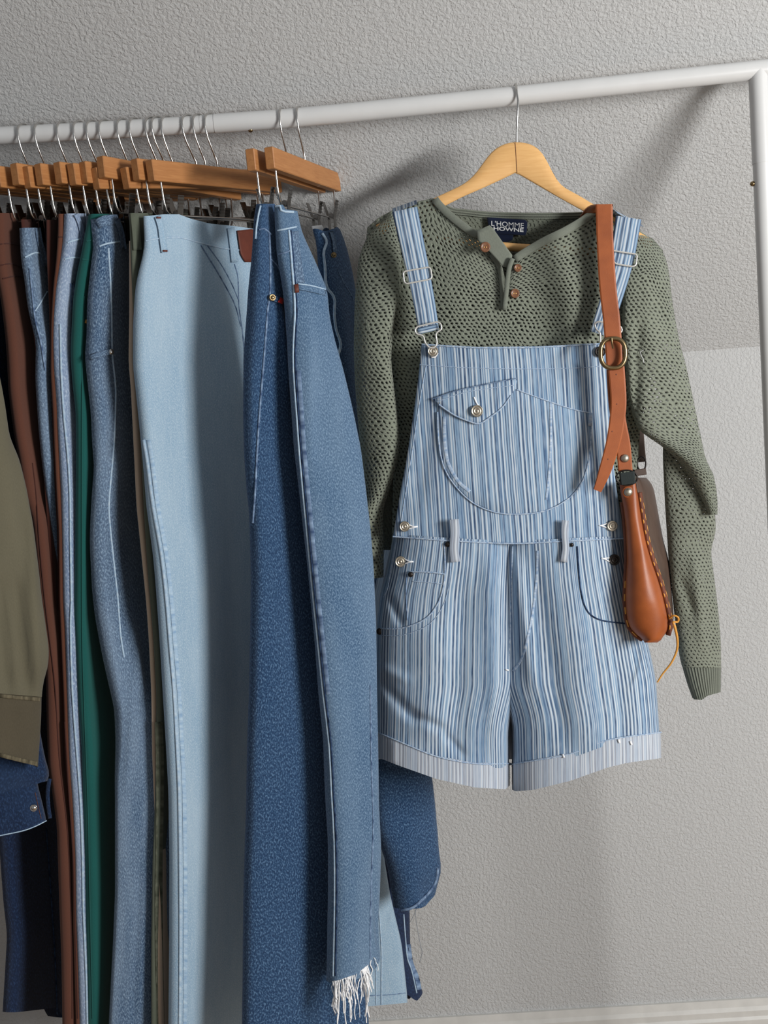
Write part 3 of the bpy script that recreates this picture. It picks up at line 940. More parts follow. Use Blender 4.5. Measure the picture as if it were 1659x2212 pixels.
ol_L = [(455, 282), (460, 282), (549, 285), (650, 289), (720, 296), (892, 303), (993, 308), (1120, 314), (1246, 322), (1385, 334), (1494, 340), (1602, 340), (1765, 336), (1850, 332), (2037, 329), (2212, 329), (2300, 329)]
olive, s = edge_pants('olive_trousers', 'dark olive trousers squeezed against the light blue jeans', 'olive', ol_L, 460, 2290, .012, Yf=1.648, seed=21, amp=.0015)
strip('belt_loop', olive, 'olive', s, [(290, 461), (294, 500), (297, 540)], 18, .002)
strip('side_seam', olive, 'olive_seam', s, [(344, 1560), (347, 1650), (346, 1750), (344, 1850), (344, 2000), (346, 2120), (350, 2290)], 15, .0005, .001)
cord('seam_ridge', olive, 'olive_seam', s, [(336, 1560), (338, 1650), (338, 1800), (336, 1900), (336, 2000), (338, 2120), (343, 2290)], .0012)

# ------------------------------------------------------------------ the light blue jeans
lt = thing('light_blue_jeans', 'light blue straight jeans with leather waist patch, widest in the packed row', 'jeans', P(310, 466, 1.66), GT)
lt_L = [(460, 310), (468, 310), (518, 314), (546, 312), (594, 300), (626, 295), (702, 292), (789, 292), (832, 297), (876, 302), (943, 309), (993, 314), (1094, 322), (1196, 336), (1250, 341), (1385, 351), (1494, 358), (1602, 365), (1711, 371), (1850, 373), (2037, 373), (2212, 371), (2300, 370)]
lt_R = [(460, 568), (560, 578), (800, 610), (1100, 620), (2300, 590)]
front, s = drape('front_leg', lt, 'dn_light', lt_L, lt_R, [(450, 1.645), (800, 1.63), (2300, 1.63)], [(450, 1.87), (800, 1.90), (2300, 1.88)], [(450, .016), (700, .04), (2300, .04)], 466, 2290, pw=3.2,
                 top=[(300, 468), (345, 463), (378, 463), (400, 472), (440, 483), (490, 488), (570, 499)], amp=.004, seed=31, nu=40, nv=110,
                 folds=[(420, 560, 500, 900, 40, .008), (430, 1000, 440, 2212, 40, .006), (500, 1000, 500, 2200, 30, -.006)])
SK = s
bl, s2 = drape('back_leg', lt, 'dn_light', [(480, 470), (1000, 590), (1500, 690), (2000, 748), (2165, 756)], [(480, 560), (1000, 690), (1500, 775), (1929, 842), (2039, 868), (2152, 880), (2200, 882)],
               [(480, 1.88), (1000, 1.96), (2200, 1.955)], [(480, 1.90), (1000, 1.99), (2200, 1.99)], .03, 530, 2165, pw=2.6, bot=[(740, 2150), (768, 2163), (793, 2174), (840, 2170), (880, 2166), (890, 2164)], amp=.002, seed=32)
for y in (2147,):
    cord('hem_stitch', bl, 'seam_mid', s2, [(796, y + 4), (840, y + 2), (876, y - 2)], .0007, .0004)
cord('side_seam', bl, 'seam_light', s2, [(810, 1880), (818, 1960), (824, 2050), (824, 2110), (824, 2170)], .0014)
cord('side_seam', bl, 'seam_light', s2, [(800, 1960), (808, 2050), (812, 2110), (812, 2170)], .0010)
cord('waistband_seam', lt, 'seam_light', SK, [(315, 520), (345, 515), (388, 513), (430, 524), (480, 536), (524, 541)], .0013)
strip('belt_loop', lt, 'dn_light', SK, [(342, 467), (349, 490), (353, 520), (357, 545)], 16, .003, .002)
strip('belt_loop', lt, 'dn_light', SK, [(499, 492), (503, 520), (508, 566)], 16, .003, .002)
for x, y in ((343, 470), (357, 542)):
    strip('bar_tack', lt, 'patch', SK, [(x - 5, y), (x + 5, y)], 4, .006, .0008)
panel('leather_patch', lt, 'patch', SK, [(512, 498), (551, 494), (552, 566), (528, 566), (519, 548)], .005, label='brown leather waist patch')
cord('pocket_seam', lt, 'seam_mid', SK, [(434, 530), (462, 575), (488, 620), (508, 660), (520, 705)], .0011)
cord('pocket_seam', lt, 'seam_mid', SK, [(448, 530), (478, 572), (500, 612), (516, 650)], .0009)
cord('yoke_seam', lt, 'seam_mid', SK, [(506, 570), (514, 600), (516, 660), (524, 720), (530, 800)], .0009)
sx = [(950, 310), (1000, 318), (1094, 330), (1196, 348), (1300, 360), (1385, 367), (1494, 376), (1602, 382), (1711, 387), (1850, 389), (2037, 390), (2290, 388)]
strip('side_seam', lt, 'seam_light', SK, [(x, y) for y, x in sx], 6, .0006, .0014)
strip('seam_allowance', lt, 'seam_pale', SK, [(x + 11, y) for y, x in sx], 9, .0002, .0008)

# ------------------------------------------------------------------ deep blue jeans on the first of the two middle hangers
GJ = 'jeans hanging in the middle of the rail'
dp = thing('deep_blue_jeans', 'deep blue jeans with brass button and red tab, between light and frayed jeans', 'jeans', P(563, 441, 1.64), GJ)
dp_L = [(435, 563), (441, 562), (463, 557), (514, 553), (557, 549), (626, 542), (678, 539), (764, 532), (900, 531), (981, 532), (1063, 538), (1103, 543), (1171, 545), (1252, 547), (1361, 545), (1500, 542), (1600, 538), (1757, 535), (1913, 529), (2070, 527), (2212, 525), (2300, 524)]
dp_R = [(435, 584), (480, 590), (560, 628), (700, 660), (1000, 700), (1500, 745), (2000, 775), (2130, 790), (2300, 800)]
fl, s = drape('front_leg', dp, 'dn_deep', dp_L, dp_R, [(440, 1.635), (800, 1.62), (2300, 1.60)], [(440, 1.67), (600, 1.69), (900, 1.715), (2300, 1.72)], [(440, .02), (700, .04), (2300, .05)], 440, 2290, pw=3.0, amp=.004, seed=41, nu=36, nv=110,
              folds=[(600, 640, 625, 900, 10, -.006), (590, 660, 602, 840, 8, .005), (560, 560, 545, 800, 14, .003)])
SL = s
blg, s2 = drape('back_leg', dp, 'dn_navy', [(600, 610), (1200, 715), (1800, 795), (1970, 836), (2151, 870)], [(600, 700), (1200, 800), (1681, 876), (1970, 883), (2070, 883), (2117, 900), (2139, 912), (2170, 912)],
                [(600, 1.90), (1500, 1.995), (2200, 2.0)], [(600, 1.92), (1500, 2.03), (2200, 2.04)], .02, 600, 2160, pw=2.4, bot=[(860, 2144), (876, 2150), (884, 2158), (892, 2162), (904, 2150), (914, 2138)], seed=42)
cord('side_seam', blg, 'seam_light', s2, [(872, 1975), (876, 2030), (880, 2070), (890, 2100), (900, 2145)], .0013)
strip('side_seam_tape', blg, 'seam_mid', s2, [(882, 2040), (888, 2080), (900, 2110), (906, 2138)], 10, .0008, .0012)
cord('waistband_seam', dp, 'seam_mid', SL, [(560, 496), (572, 494), (586, 507)], .0013)
cord('side_seam', dp, 'seam_mid', SL, [(582, 505), (584, 575), (583, 635), (578, 669), (575, 712), (571, 764), (568, 800), (560, 900), (555, 981), (551, 1063), (546, 1130)], .0016)
cord('pocket_seam', dp, 'seam_mid', SL, [(585, 560), (598, 572), (606, 586)], .0012)
cord('waist_edge', dp, 'seam_light', SL, [(563, 444), (559, 460), (554, 490), (552, 516)], .0014)
strip('hammer_loop', dp, 'dn_deep', SL, [(588, 643), (600, 647), (614, 653)], 13, .003, .002)
strip('red_tab', dp, 'red', SL, [(603, 647), (613, 652)], 12, .0075, .001, label='small red woven tab')
stud('rivet_button', dp, 'brass', SL, 588, 643, 7.5, .004, (0.4, -0.9, 0), .007, label='brass rivet button')

# ------------------------------------------------------------------ frayed blue jeans on the front hanger
fr = thing('frayed_jeans', 'mid blue jeans with raw frayed hems, in front of the green sweater sleeve', 'jeans', P(600, 445, 1.66), GJ)
fr_L = [(435, 594), (442, 594), (497, 598), (549, 601), (575, 606), (617, 614), (669, 621), (729, 626), (800, 628), (900, 634), (968, 638), (1049, 648), (1130, 657), (1225, 668), (1307, 676), (1388, 684), (1500, 693), (1600, 705), (1710, 710), (1819, 717), (1945, 717), (2120, 713), (2200, 712)]
fr_R = [(435, 636), (500, 648), (560, 676), (626, 703), (686, 706), (738, 718), (789, 734), (900, 762), (968, 777), (1049, 787), (1144, 798), (1225, 804), (1334, 808), (1500, 809), (1741, 810), (1835, 815), (1929, 812), (1992, 808), (2061, 812), (2200, 816)]
hem = [(700, 2118), (712, 2123), (730, 2121), (768, 2108), (793, 2089), (806, 2072), (820, 2066)]
fl, s = drape('front_leg', fr, 'dn_mid', fr_L, fr_R, [(440, 1.635), (800, 1.612), (2200, 1.60)], [(440, 1.655), (626, 1.67), (2200, 1.67)], [(440, .02), (700, .04), (2200, .05)], 446, 2100, pw=2.6, amp=.004, seed=51, nu=40, nv=110,
              top=[(590, 444), (604, 442), (608, 452), (636, 456)], bot=hem, folds=[(650, 700, 660, 1000, 14, .004), (780, 1850, 800, 2050, 6, -.003)])
SM = s
n_L = [(460, 668), (520, 688), (626, 696), (800, 716), (1200, 762), (1600, 800), (1788, 812), (1882, 846), (1963, 866), (2000, 868)]
n_R = [(460, 715), (501, 733), (523, 741), (566, 752), (609, 760), (660, 766), (800, 778), (1000, 802), (1300, 855), (1681, 928), (1725, 933), (1788, 939), (1851, 941), (1873, 946), (1901, 938), (1926, 926), (2000, 915)]
bk, s2 = drape('back_leg', fr, 'dn_deep', n_L, n_R, 1.86, [(460, 1.95), (800, 1.95), (2000, 1.93)], [(460, .02), (900, .05), (2000, .06)], 500, 1960, pw=2.4, amp=.003, seed=52,  # same jeans in darker denim than the front leg: shade put into the colour
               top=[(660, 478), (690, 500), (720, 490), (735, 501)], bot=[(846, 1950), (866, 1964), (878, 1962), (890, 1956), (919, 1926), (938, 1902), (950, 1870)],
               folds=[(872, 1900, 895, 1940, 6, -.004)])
SN = s2
cord('frayed_edge', bk, 'seam_mid', s2, [(868, 1966), (892, 1960), (922, 1933), (941, 1905), (946, 1874)], .0026, .002)
cord('waistband_seam', fr, 'seam_light', SM, [(600, 498), (620, 494), (640, 490)], .0013)
cord('waist_edge', fr, 'seam_light', SM, [(596, 446), (606, 446), (609, 456), (634, 458)], .0018)
cord('yoke_seam', fr, 'seam_mid', SM, [(602, 549), (616, 546), (628, 541)], .0012)
strip('yoke', fr, 'dn_stone', SM, [(634, 500), (640, 560), (648, 612)], 22, .0005, .001)
fsx = [(624, 497), (628, 541), (632, 592), (635, 626), (637, 678), (634, 738), (634, 800), (641, 900), (648, 995), (661, 1130), (674, 1266), (688, 1402), (698, 1500), (711, 1610), (716, 1710), (722, 1819), (723, 1945), (720, 2108)]
cord('side_seam', fr, 'seam_light', SM, fsx, .0017)
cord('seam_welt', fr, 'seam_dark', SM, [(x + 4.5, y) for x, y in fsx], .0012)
strip('seam_pucker', fr, 'seam_mid', SM, [(x + 11, y) for x, y in fsx[6:13]], 9, .0001, .0008)
strip('back_pocket_edge', fr, 'dn_mid', SM, [(643, 619), (672, 624), (704, 632)], 13, .0015, .002)
cord('pocket_stitch', fr, 'seam_light', SM, [(644, 613), (672, 617), (703, 625)], .0010, .003)
strip('pocket_tack', fr, 'patch', SM, [(640, 614), (642, 632)], 9, .004, .001)
cord('inseam', fr, 'seam_mid', SM, [(800, 1480), (802, 1640), (806, 1780), (802, 1900), (800, 2000), (800, 2070)], .0013)
cord('fly_edge', fr, 'seam_light', SN, [(696, 504), (706, 522), (699, 544), (702, 575), (705, 618), (722, 643), (722, 678), (726, 712), (735, 738), (734, 756), (728, 774)], .0022, .006)
cord('pocket_seam', fr, 'seam_mid', SN, [(728, 580), (742, 610), (758, 636), (764, 650)], .0010)
strip('belt_loop', fr, 'dn_stone', SN, [(716, 500), (722, 520), (724, 546)], 9, .004, .002)
stud('waist_button', fr, 'brass', SN, 721, 551, 6, .003, lift=.006)
panel('inner_label', fr, 'lettering', 1.90, [(673, 488), (698, 486), (700, 500), (690, 505), (676, 502)], .0, label='white care label inside the waist')
fg = Bag()
rg = random.Random(4)
hx = np.array(hem, float)
for k in range(64):
    a = rg.choice([rg.gauss(724, 6), rg.gauss(752, 8), rg.gauss(787, 4), rg.uniform(716, 812)])
    a = min(max(a, 715), 815)
    y0 = np.interp(a, hx[:, 0], hx[:, 1]) - 3
    ln = rg.uniform(25, 78) if rg.random() < .75 else rg.uniform(70, 125)
    if a > 798: ln *= .5
    pts, x = [], a
    for j in range(7):
        pts.append((x, y0 + ln * j / 6))
        x += rg.gauss(0.2, 2.2)
    w = [P(pts[0][0], pts[0][1], SM.Y(*pts[0]) - .001)] + [P(q[0], q[1], SM.Y(a, y0) - .002 + rg.uniform(-.002, .003)) for q in pts[1:]]
    v, f, u = sweep(smooth_poly(w, 14), rg.uniform(.0005, .0011), 5)
    fg.add(v, f, u)
fg.build('fringe', 'thread', fr, kind='stuff', label='white frayed threads at the hem')
cord('loose_thread', fr, 'grey_thread', 1.93, [(896, 1952), (899, 1990), (908, 2040), (912, 2058), (906, 2080)], .0004, 0)
cord('loose_thread', fr, 'grey_thread', 1.93, [(905, 1948), (896, 1972), (884, 1995)], .0004, 0)

# ------------------------------------------------------------------ two shirt sleeves at the far left
ks = thing('khaki_shirt', 'khaki cotton shirt sleeve hanging at the left edge, cuff down', 'shirt', P(-120, 700, 1.56))
kR = [(700, -30), (800, -4), (841, 5), (943, 23), (993, 43), (1056, 58), (1132, 71), (1234, 84), (1290, 90), (1345, 98), (1402, 106), (1440, 104), (1467, 95), (1500, 90), (1520, 90)]
kL = [(700, -190), (1000, -170), (1300, -120), (1440, -100), (1510, -96)]
sl, s = drape('sleeve', ks, 'khaki', kL, kR, 1.53, 1.60, .06, 640, 1506, pw=2.2, amp=.003, seed=61, folds=[(28, 1250, 52, 1500, 11, -.010), (62, 1120, 74, 1480, 12, .009), (-5, 1250, 8, 1500, 13, -.010), (20, 900, 60, 1200, 14, -.006)],
              bot=[(-100, 1490), (0, 1499), (92, 1506)])
cf, s = drape('cuff', ks, 'khaki_cuff', [(1480, -96), (1660, -92)], [(1480, 90), (1548, 89), (1630, 84), (1670, 81)], 1.53, 1.60, .05, 1500, 1660, pw=2.2, amp=.0015, seed=62,
              top=[(-100, 1490), (0, 1499), (92, 1506)], bot=[(-100, 1622), (0, 1637), (84, 1658)], nv=24)
strip('cuff_seam', cf, 'khaki_seam', s, [(0, 1503), (40, 1507), (86, 1511)], 8, .0008, .0015)
strip('cuff_hem', cf, 'khaki_seam', s, [(0, 1631), (40, 1641), (80, 1650)], 9, .0008, .0015)
tr, _ = drape('torso', ks, 'khaki', [(500, -560), (1900, -560)], [(500, -200), (1900, -240)], 1.66, 1.72, .05, 470, 1800, pw=3, amp=.004, seed=63, nu=14, nv=30)
yk, _ = drape('shoulder', ks, 'khaki', [(440, -420), (720, -200)], [(440, -180), (560, -60), (720, -20)], 1.58, 1.62, .05, 470, 720, pw=2.4, seed=64, nu=14, nv=20)

ds = thing('denim_shirt', 'dark blue denim shirt sleeve with a snap cuff, below the khaki cuff', 'shirt', P(-150, 1500, 1.62))
sl, s = drape('sleeve', ds, 'dn_shirt', [(900, -240), (1500, -160), (1720, -110)], [(900, 0), (1300, 60), (1560, 84), (1600, 90), (1649, 100), (1674, 110), (1684, 104), (1720, 82)], 1.60, 1.645, .05, 900, 1700, pw=2.3, amp=.003, seed=71,
              bot=[(-110, 1730), (0, 1716), (60, 1700), (84, 1690), (112, 1682)])
cf, s = drape('cuff', ds, 'dn_shirt', [(1690, -110), (1830, -110)], [(1690, 80), (1720, 88), (1774, 101), (1820, 104)], 1.595, 1.64, .04, 1697, 1795, pw=2.5, amp=.001, seed=72,
              top=[(-110, 1735), (0, 1713), (76, 1693), (90, 1691)], bot=[(-110, 1826), (0, 1807), (49, 1797), (76, 1787), (101, 1774)], nv=24)
cord('cuff_edge', cf, 'seam_light', s, [(0, 1805), (48, 1795), (76, 1785), (100, 1773)], .0009)
cord('cuff_stitch', cf, 'rust', s, [(76, 1712), (82, 1740), (89, 1768)], .0005)
stud('snap_button', ds, 'chrome', s, 73, 1745, 8.5, .0035, (0.1, -1, 0), .001, label='silver snap button')
strip('placket_flap', ds, 'dn_shirt', 1.655, [(107, 1682), (103, 1710), (104, 1740), (108, 1768)], 9, 0, .003)
tr, _ = drape('torso', ds, 'dn_shirt', [(500, -620), (1900, -620)], [(500, -260), (1900, -280)], 1.80, 1.84, .04, 480, 1800, pw=3, amp=.004, seed=73, nu=14, nv=30)
yk, _ = drape('shoulder', ds, 'dn_shirt', [(460, -420), (960, -230)], [(460, -230), (600, -120), (960, 0)], 1.68, 1.64, .04, 480, 960, pw=2.4, seed=74, nu=14, nv=20)

# ------------------------------------------------------------------ shirt hanger
hg = thing('shirt_hanger', 'pale wooden contoured hanger inside the green sweater', 'hanger', bar_at(1116))
HY = 1.795
top = [(812, 486), (870, 462), (944, 425), (1000, 399), (1026, 378), (1044, 351), (1063, 326), (1087, 311), (1114, 306), (1144, 310), (1167, 323), (1183, 349), (1196, 380), (1213, 402), (1252, 423), (1285, 443), (1350, 482), (1412, 520)]
bot = [(822, 510), (900, 477), (957, 447), (1000, 425), (1044, 406), (1087, 386), (1114, 373), (1152, 395), (1200, 423), (1274, 464), (1340, 502), (1402, 540)]
tp, bt = np.array(top, float), np.array(bot, float)
q = np.linspace(0, 1, 61)
tx = np.interp(q, (tp[:, 0] - tp[0, 0]) / (tp[-1, 0] - tp[0, 0]), tp[:, 0]); ty = np.interp(tx, tp[:, 0], tp[:, 1])
ker = np.array([1, 2, 1]) / 4
ty2 = ty.copy(); ty2[1:-1] = ty[:-2] * .25 + ty[1:-1] * .5 + ty[2:] * .25; ty = ty2
bxp = np.interp(q, (tp[:, 0] - tp[0, 0]) / (tp[-1, 0] - tp[0, 0]), np.linspace(bt[0, 0], bt[-1, 0], len(tp)))
bxp = bt[0, 0] + (tx - tx[0]) / (tx[-1] - tx[0]) * (bt[-1, 0] - bt[0, 0]); by = np.interp(bxp, bt[:, 0], bt[:, 1])
rows = []
for (k, ys) in ((0, -.0045), (.06, -.0065), (.5, -.0068), (.94, -.0065), (1, -.0045), (1, .0045), (.94, .0065), (.5, .0068), (.06, .0065), (0, .0045)):
    rows.append(P(tx * (1 - k) + bxp * k, ty * (1 - k) + by * k, HY + ys))
rows = np.array(rows); nr = len(rows); nc = len(q)
f = [(i * nc + j, i * nc + j + 1, ((i + 1) % nr) * nc + j + 1, ((i + 1) % nr) * nc + j) for i in range(nr) for j in range(nc - 1)]
f += [tuple(i * nc for i in range(nr)), tuple(i * nc + nc - 1 for i in range(nr - 1, -1, -1))]
obj('shoulder_piece', rows, f, 'pale_wood', hg)
obj('centre_joint', *box(P(1115, 340, HY - .0070), .0006, .0006, .048), 'leather_edge', hg, smooth=False)
v, f, u = sweep([P(868, 512, HY), P(1118, 535, HY), P(1385, 552, HY)], .0065, 14)
obj('trouser_bar', v, f, 'pale_wood', hg)
bc = bar_at(1114)
a = np.linspace(math.pi * 1.02, -.5, 18)
nk = P(1116, 312, HY)
path = [nk, P(1116, 300, HY), P(1117, 262, HY - .012), bc + np.array([0.001, -.0185, -.012])] + [bc + np.array([0, .0178 * math.cos(t), .0178 * math.sin(t)]) for t in a]
v, f, u = sweep(path, .0017, 10)
obj('hook', v, f, 'chrome', hg)

# ------------------------------------------------------------------ green sweater
sw = thing('knit_sweater', 'green openwork knit henley sweater on the pale wooden hanger', 'sweater', P(1110, 430, 1.79))
neck = [(937, 427), (948, 441), (974, 467), (1018, 501), (1046, 520), (1072, 545), (1090, 590), (1094, 620), (1098, 590), (1109, 560), (1131, 541), (1174, 516), (1217, 495), (1261, 469), (1284, 451)]
row0 = [(793, 492, 1.80), (815, 472, 1.795), (850, 453, 1.79), (900, 436, 1.79)] + [(x, y, 1.785 - .030 * math.sin(math.pi * (x - 937) / 347)) for x, y in neck] + [(1325, 462, 1.79), (1370, 490, 1.79), (1405, 514, 1.795), (1432, 540, 1.80)]
def trow(y, xl, xr, Ye, Yc, dy=8):
    out = []
    for k in np.linspace(0, 1, 13):
        x = xl + (xr - xl) * k
        out.append((x, y + dy * (k - .5) * 2 * .3, Ye + (Yc - Ye) * (1 - abs(2 * k - 1) ** 2.2)))
    return out
rows = [row0, trow(640, 782, 1436, 1.79, 1.745), trow(720, 790, 1430, 1.79, 1.742), trow(800, 815, 1405, 1.79, 1.745), trow(900, 838, 1385, 1.79, 1.75), trow(1000, 850, 1376, 1.79, 1.755), trow(1190, 846, 1368, 1.79, 1.765)]
tf, ST = sheet('front', sw, 'knit', rows, nu=110, nv=90, thick=.003, amp=.002, seed=81, folds=[(880, 520, 865, 900, 22, .006), (1000, 560, 960, 760, 40, .004), (1200, 560, 1260, 760, 40, .004)])
brow = [(800, 486, 1.806), (850, 458, 1.81), (905, 438, 1.81), (945, 432, 1.812), (976, 449, 1.818), (1000, 452, 1.822), (1057, 458, 1.826), (1130, 460, 1.826), (1217, 460, 1.824), (1269, 458, 1.818), (1290, 456, 1.812), (1340, 470, 1.81), (1400, 514, 1.808), (1428, 545, 1.805)]
rows = [brow, trow(640, 790, 1430, 1.805, 1.836), trow(900, 840, 1384, 1.80, 1.84), trow(1040, 828, 1376, 1.80, 1.84), trow(1190, 802, 1366, 1.80, 1.84)]
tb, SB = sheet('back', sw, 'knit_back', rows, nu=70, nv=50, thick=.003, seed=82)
nb = [(945, 436), (976, 451), (1000, 454), (1057, 460), (1130, 462), (1217, 462), (1269, 460), (1284, 456)]
strip('back_neckband', sw, 'knit_rib', SB, [(x, y + 4) for x, y in nb], 14, .001, .003)
strip('front_neckband', sw, 'knit_plain', ST, [(939, 430), (950, 444), (976, 469), (1018, 501), (1034, 507)], 17, .001, .004)
strip('front_neckband', sw, 'knit_plain', ST, [(1112, 560), (1134, 545), (1177, 520), (1220, 499), (1262, 474), (1283, 455)], 17, .001, .004)
# the placket: the left band falls outwards, the right one closes over it
panel('placket_flap', sw, 'knit_plain', 1.742, [(1030, 497), (1043, 494), (1053, 487), (1060, 486), (1070, 500), (1084, 520), (1108, 553), (1104, 566), (1096, 578), (1090, 580), (1078, 566), (1060, 546), (1044, 532), (1032, 520)], .002, label='plain knit placket band folded outward')
strip('placket_edge', sw, 'knit_plain', 1.738, [(1108, 558), (1101, 575), (1097, 600), (1093, 640), (1090, 668)], 10, .002, .004)
strip('placket_band', sw, 'knit_plain', ST, [(1060, 550), (1076, 572), (1082, 600), (1085, 640), (1086, 670)], 9, .001, .003)
cord('placket_ridge', sw, 'knit_rib', ST, [(1052, 545), (1070, 560), (1079, 580), (1083, 620), (1084, 664)], .0013, .002)
for x, y, r in ((1048, 534, 11), (1118, 579, 8.5), (1112, 634, 10)):
    b = stud('button', sw, 'button_brown', ST if x > 1100 else 1.738, x, y, r, .003, (0.05, -1, 0), .003, [(1, 0), (1, .6), (.86, 1), (.7, .75), (.3, .7), (.02, .7)])
    for dx in (-2.4, 2.4):
        stud('button_thread', b, 'pale_wood', (ST.Y(x, y) if x > 1100 else 1.738) - .0055, x + dx, y, 1.6, .001, lift=0, prof=DOME, seg=8)
ll = [(470, 838), (500, 800), (530, 784), (560, 774), (650, 766), (750, 764), (820, 766), (900, 772), (1000, 782), (1100, 790), (1190, 797), (1260, 800)]
lr = [(470, 850), (560, 868), (640, 862), (700, 846), (780, 842), (836, 849), (887, 856), (948, 863), (973, 862), (1018, 852), (1074, 833), (1102, 819), (1144, 811), (1186, 806), (1260, 803)]
sl, SS = drape('sleeve', sw, 'knit', ll, lr, [(470, 1.79), (560, 1.775), (1200, 1.765)], [(470, 1.785), (560, 1.765), (700, 1.745), (1200, 1.75)], [(470, .01), (560, .03), (700, .05), (1200, .04)], 462, 1250, pw=2.1, amp=.003, seed=83, nu=30, nv=90,
              top=[(760, 540), (784, 505), (810, 476), (850, 456), (880, 450)])
rr = [(500, 1395), (530, 1425), (560, 1440), (600, 1447), (640, 1451), (680, 1457), (738, 1468), (797, 1484), (874, 1500), (952, 1516), (1030, 1531), (1070, 1537), (1100, 1540), (1130, 1541)]
rl = [(500, 1370), (560, 1352), (700, 1345), (850, 1358), (910, 1372), (935, 1384), (945, 1405), (960, 1428), (980, 1455), (1000, 1478), (1040, 1508), (1080, 1530), (1110, 1542)]
su, SU = drape('sleeve', sw, 'knit', rl, rr, [(500, 1.785), (600, 1.755), (900, 1.745), (1100, 1.75)], [(500, 1.79), (600, 1.78), (1100, 1.77)], [(500, .012), (600, .03), (800, .05), (1000, .045), (1110, .012)], 500, 1112, pw=2.1, amp=.003, seed=84, nu=34, nv=90,
              top=[(1340, 512), (1385, 508), (1410, 520), (1440, 556)], folds=[(1395, 560, 1420, 800, 18, .004), (1380, 700, 1372, 900, 10, -.006)])
fl_ = [(930, 1432), (991, 1432), (1108, 1438), (1224, 1446), (1322, 1457), (1419, 1468), (1460, 1480), (1489, 1489), (1512, 1499), (1530, 1502)]
fr_ = [(930, 1500), (1000, 1522), (1070, 1537), (1100, 1544), (1147, 1547), (1190, 1535), (1263, 1545), (1322, 1552), (1380, 1557), (1440, 1558), (1493, 1557), (1530, 1556)]
fo, SF = drape('forearm', sw, 'knit_dense', fl_, fr_, 1.785, 1.79, [(930, .02), (1100, .045), (1500, .045)], 940, 1442, pw=2.1, amp=.004, seed=85, nu=30, nv=80, folds=[(1500, 1200, 1520, 1400, 14, .006), (1470, 1250, 1500, 1330, 10, -.004)])
cu, SC = drape('cuff', sw, 'knit_rib', fl_, fr_, 1.785, 1.79, .04, 1438, 1512, pw=2.1, seed=86, nu=30, nv=20, bot=[(1485, 1484), (1500, 1511), (1516, 1512), (1530, 1503), (1560, 1494)])
lb = panel('neck_label', sw, 'navy_label', 1.816, [(1052, 469), (1140, 475), (1137, 509), (1056, 504)], .0, label='navy woven neck label lettered in white')
panel('size_label', sw, 'navy_label', 1.818, [(1066, 503), (1110, 508), (1107, 520), (1092, 524), (1082, 524)], .0)
def lettering(txt, x0, y0, x1, y1, h, Y, parent, bold=0.0):
    c = bpy.data.curves.new('lettering', 'FONT'); c.body = txt; c.size = 1.0; c.offset = bold
    t = bpy.data.objects.new('lettering_source', c); COL.objects.link(t)
    dg = bpy.context.evaluated_depsgraph_get()
    me = t.evaluated_get(dg).to_mesh()
    V = np.array([q.co[:] for q in me.vertices]); Fc = [tuple(p.vertices) for p in me.polygons]
    t.evaluated_get(dg).to_mesh_clear()
    bpy.data.objects.remove(t)
    a, b = V[:, 0].min(), V[:, 0].max(); hh = V[:, 1].max()
    k = (V[:, 0] - a) / (b - a)
    px = x0 + (x1 - x0) * k; py = y0 + (y1 - y0) * k - V[:, 1] / hh * h
    obj('lettering', P(px, py, Y), Fc, 'lettering', parent, smooth=False)
lettering("L'HOMME", 1061.5, 487.5, 1131.5, 492.5, 11, 1.8155, lb)
lettering("HOWNE", 1066, 497, 1131, 501, 8.0, 1.8155, lb, .03)
cord('loose_thread', sw, 'thread', SU, [(1390, 756), (1382, 762), (1388, 772), (1391, 784)], .0005, .003)

# ------------------------------------------------------------------ striped overalls
ov = thing('striped_overalls', 'blue and white striped denim short overalls over the green sweater', 'overalls', P(1110, 742, 1.72))
bibL = [(742, 911), (815, 904), (916, 890), (1001, 877), (1051, 867), (1085, 861), (1113, 857), (1162, 848)]
bibR = [(742, 1314), (815, 1315), (916, 1318), (1001, 1325), (1085, 1336), (1162, 1351)]
btop = np.array([(905, 742), (910, 742), (1029, 749), (1164, 748), (1289, 741), (1316, 741)], float)
wst = np.array([(846, 1160), (956, 1168), (1100, 1176), (1223, 1170), (1352, 1164)], float)
def bib_row(k):
    q = np.linspace(0, 1, 25)
    y0 = 742 + (1162 - 742) * k
    x0, x1 = float(interp(bibL, y0)), float(interp(bibR, y0))
    x = x0 + (x1 - x0) * q
    y = np.interp(x, btop[:, 0], btop[:, 1]) * (1 - k) + np.interp(x, wst[:, 0], wst[:, 1]) * k
    Y = 1.722 - .012 * k - (.016 + .006 * k) * (1 - np.abs(2 * q - 1) ** 2.5)
    return list(zip(x, y, Y))
bib, OB = sheet('bib', ov, 'stripe', [bib_row(k) for k in np.linspace(0, 1, 12)], nu=60, nv=60, thick=.003, amp=.0012, seed=90, planar=True,
                folds=[(930, 900, 900, 1080, 20, -.004), (1290, 850, 1300, 1100, 16, -.003)])
backp, OK_ = drape('back_panel', ov, 'stripe_cuff', [(1080, 858), (1120, 850), (1200, 825), (1300, 803), (1400, 802), (1660, 806)], [(1080, 1345), (1250, 1362), (1400, 1392), (1660, 1400)], 1.845, 1.845, .012, 1096, 1640, pw=4, seed=91, nu=16, nv=30)
legL = [(1155, 849), (1162, 848), (1244, 833), (1285, 822), (1346, 814), (1449, 811), (1572, 812), (1640, 811)]
legLr = [(1155, 1124), (1480, 1122), (1550, 1104), (1580, 1099), (1660, 1100)]
legRl = [(1155, 1078), (1480, 1080), (1550, 1103), (1580, 1106), (1720, 1107)]
legR = [(1155, 1351), (1250, 1368), (1383, 1398), (1420, 1407), (1470, 1417), (1572, 1424), (1660, 1426)]
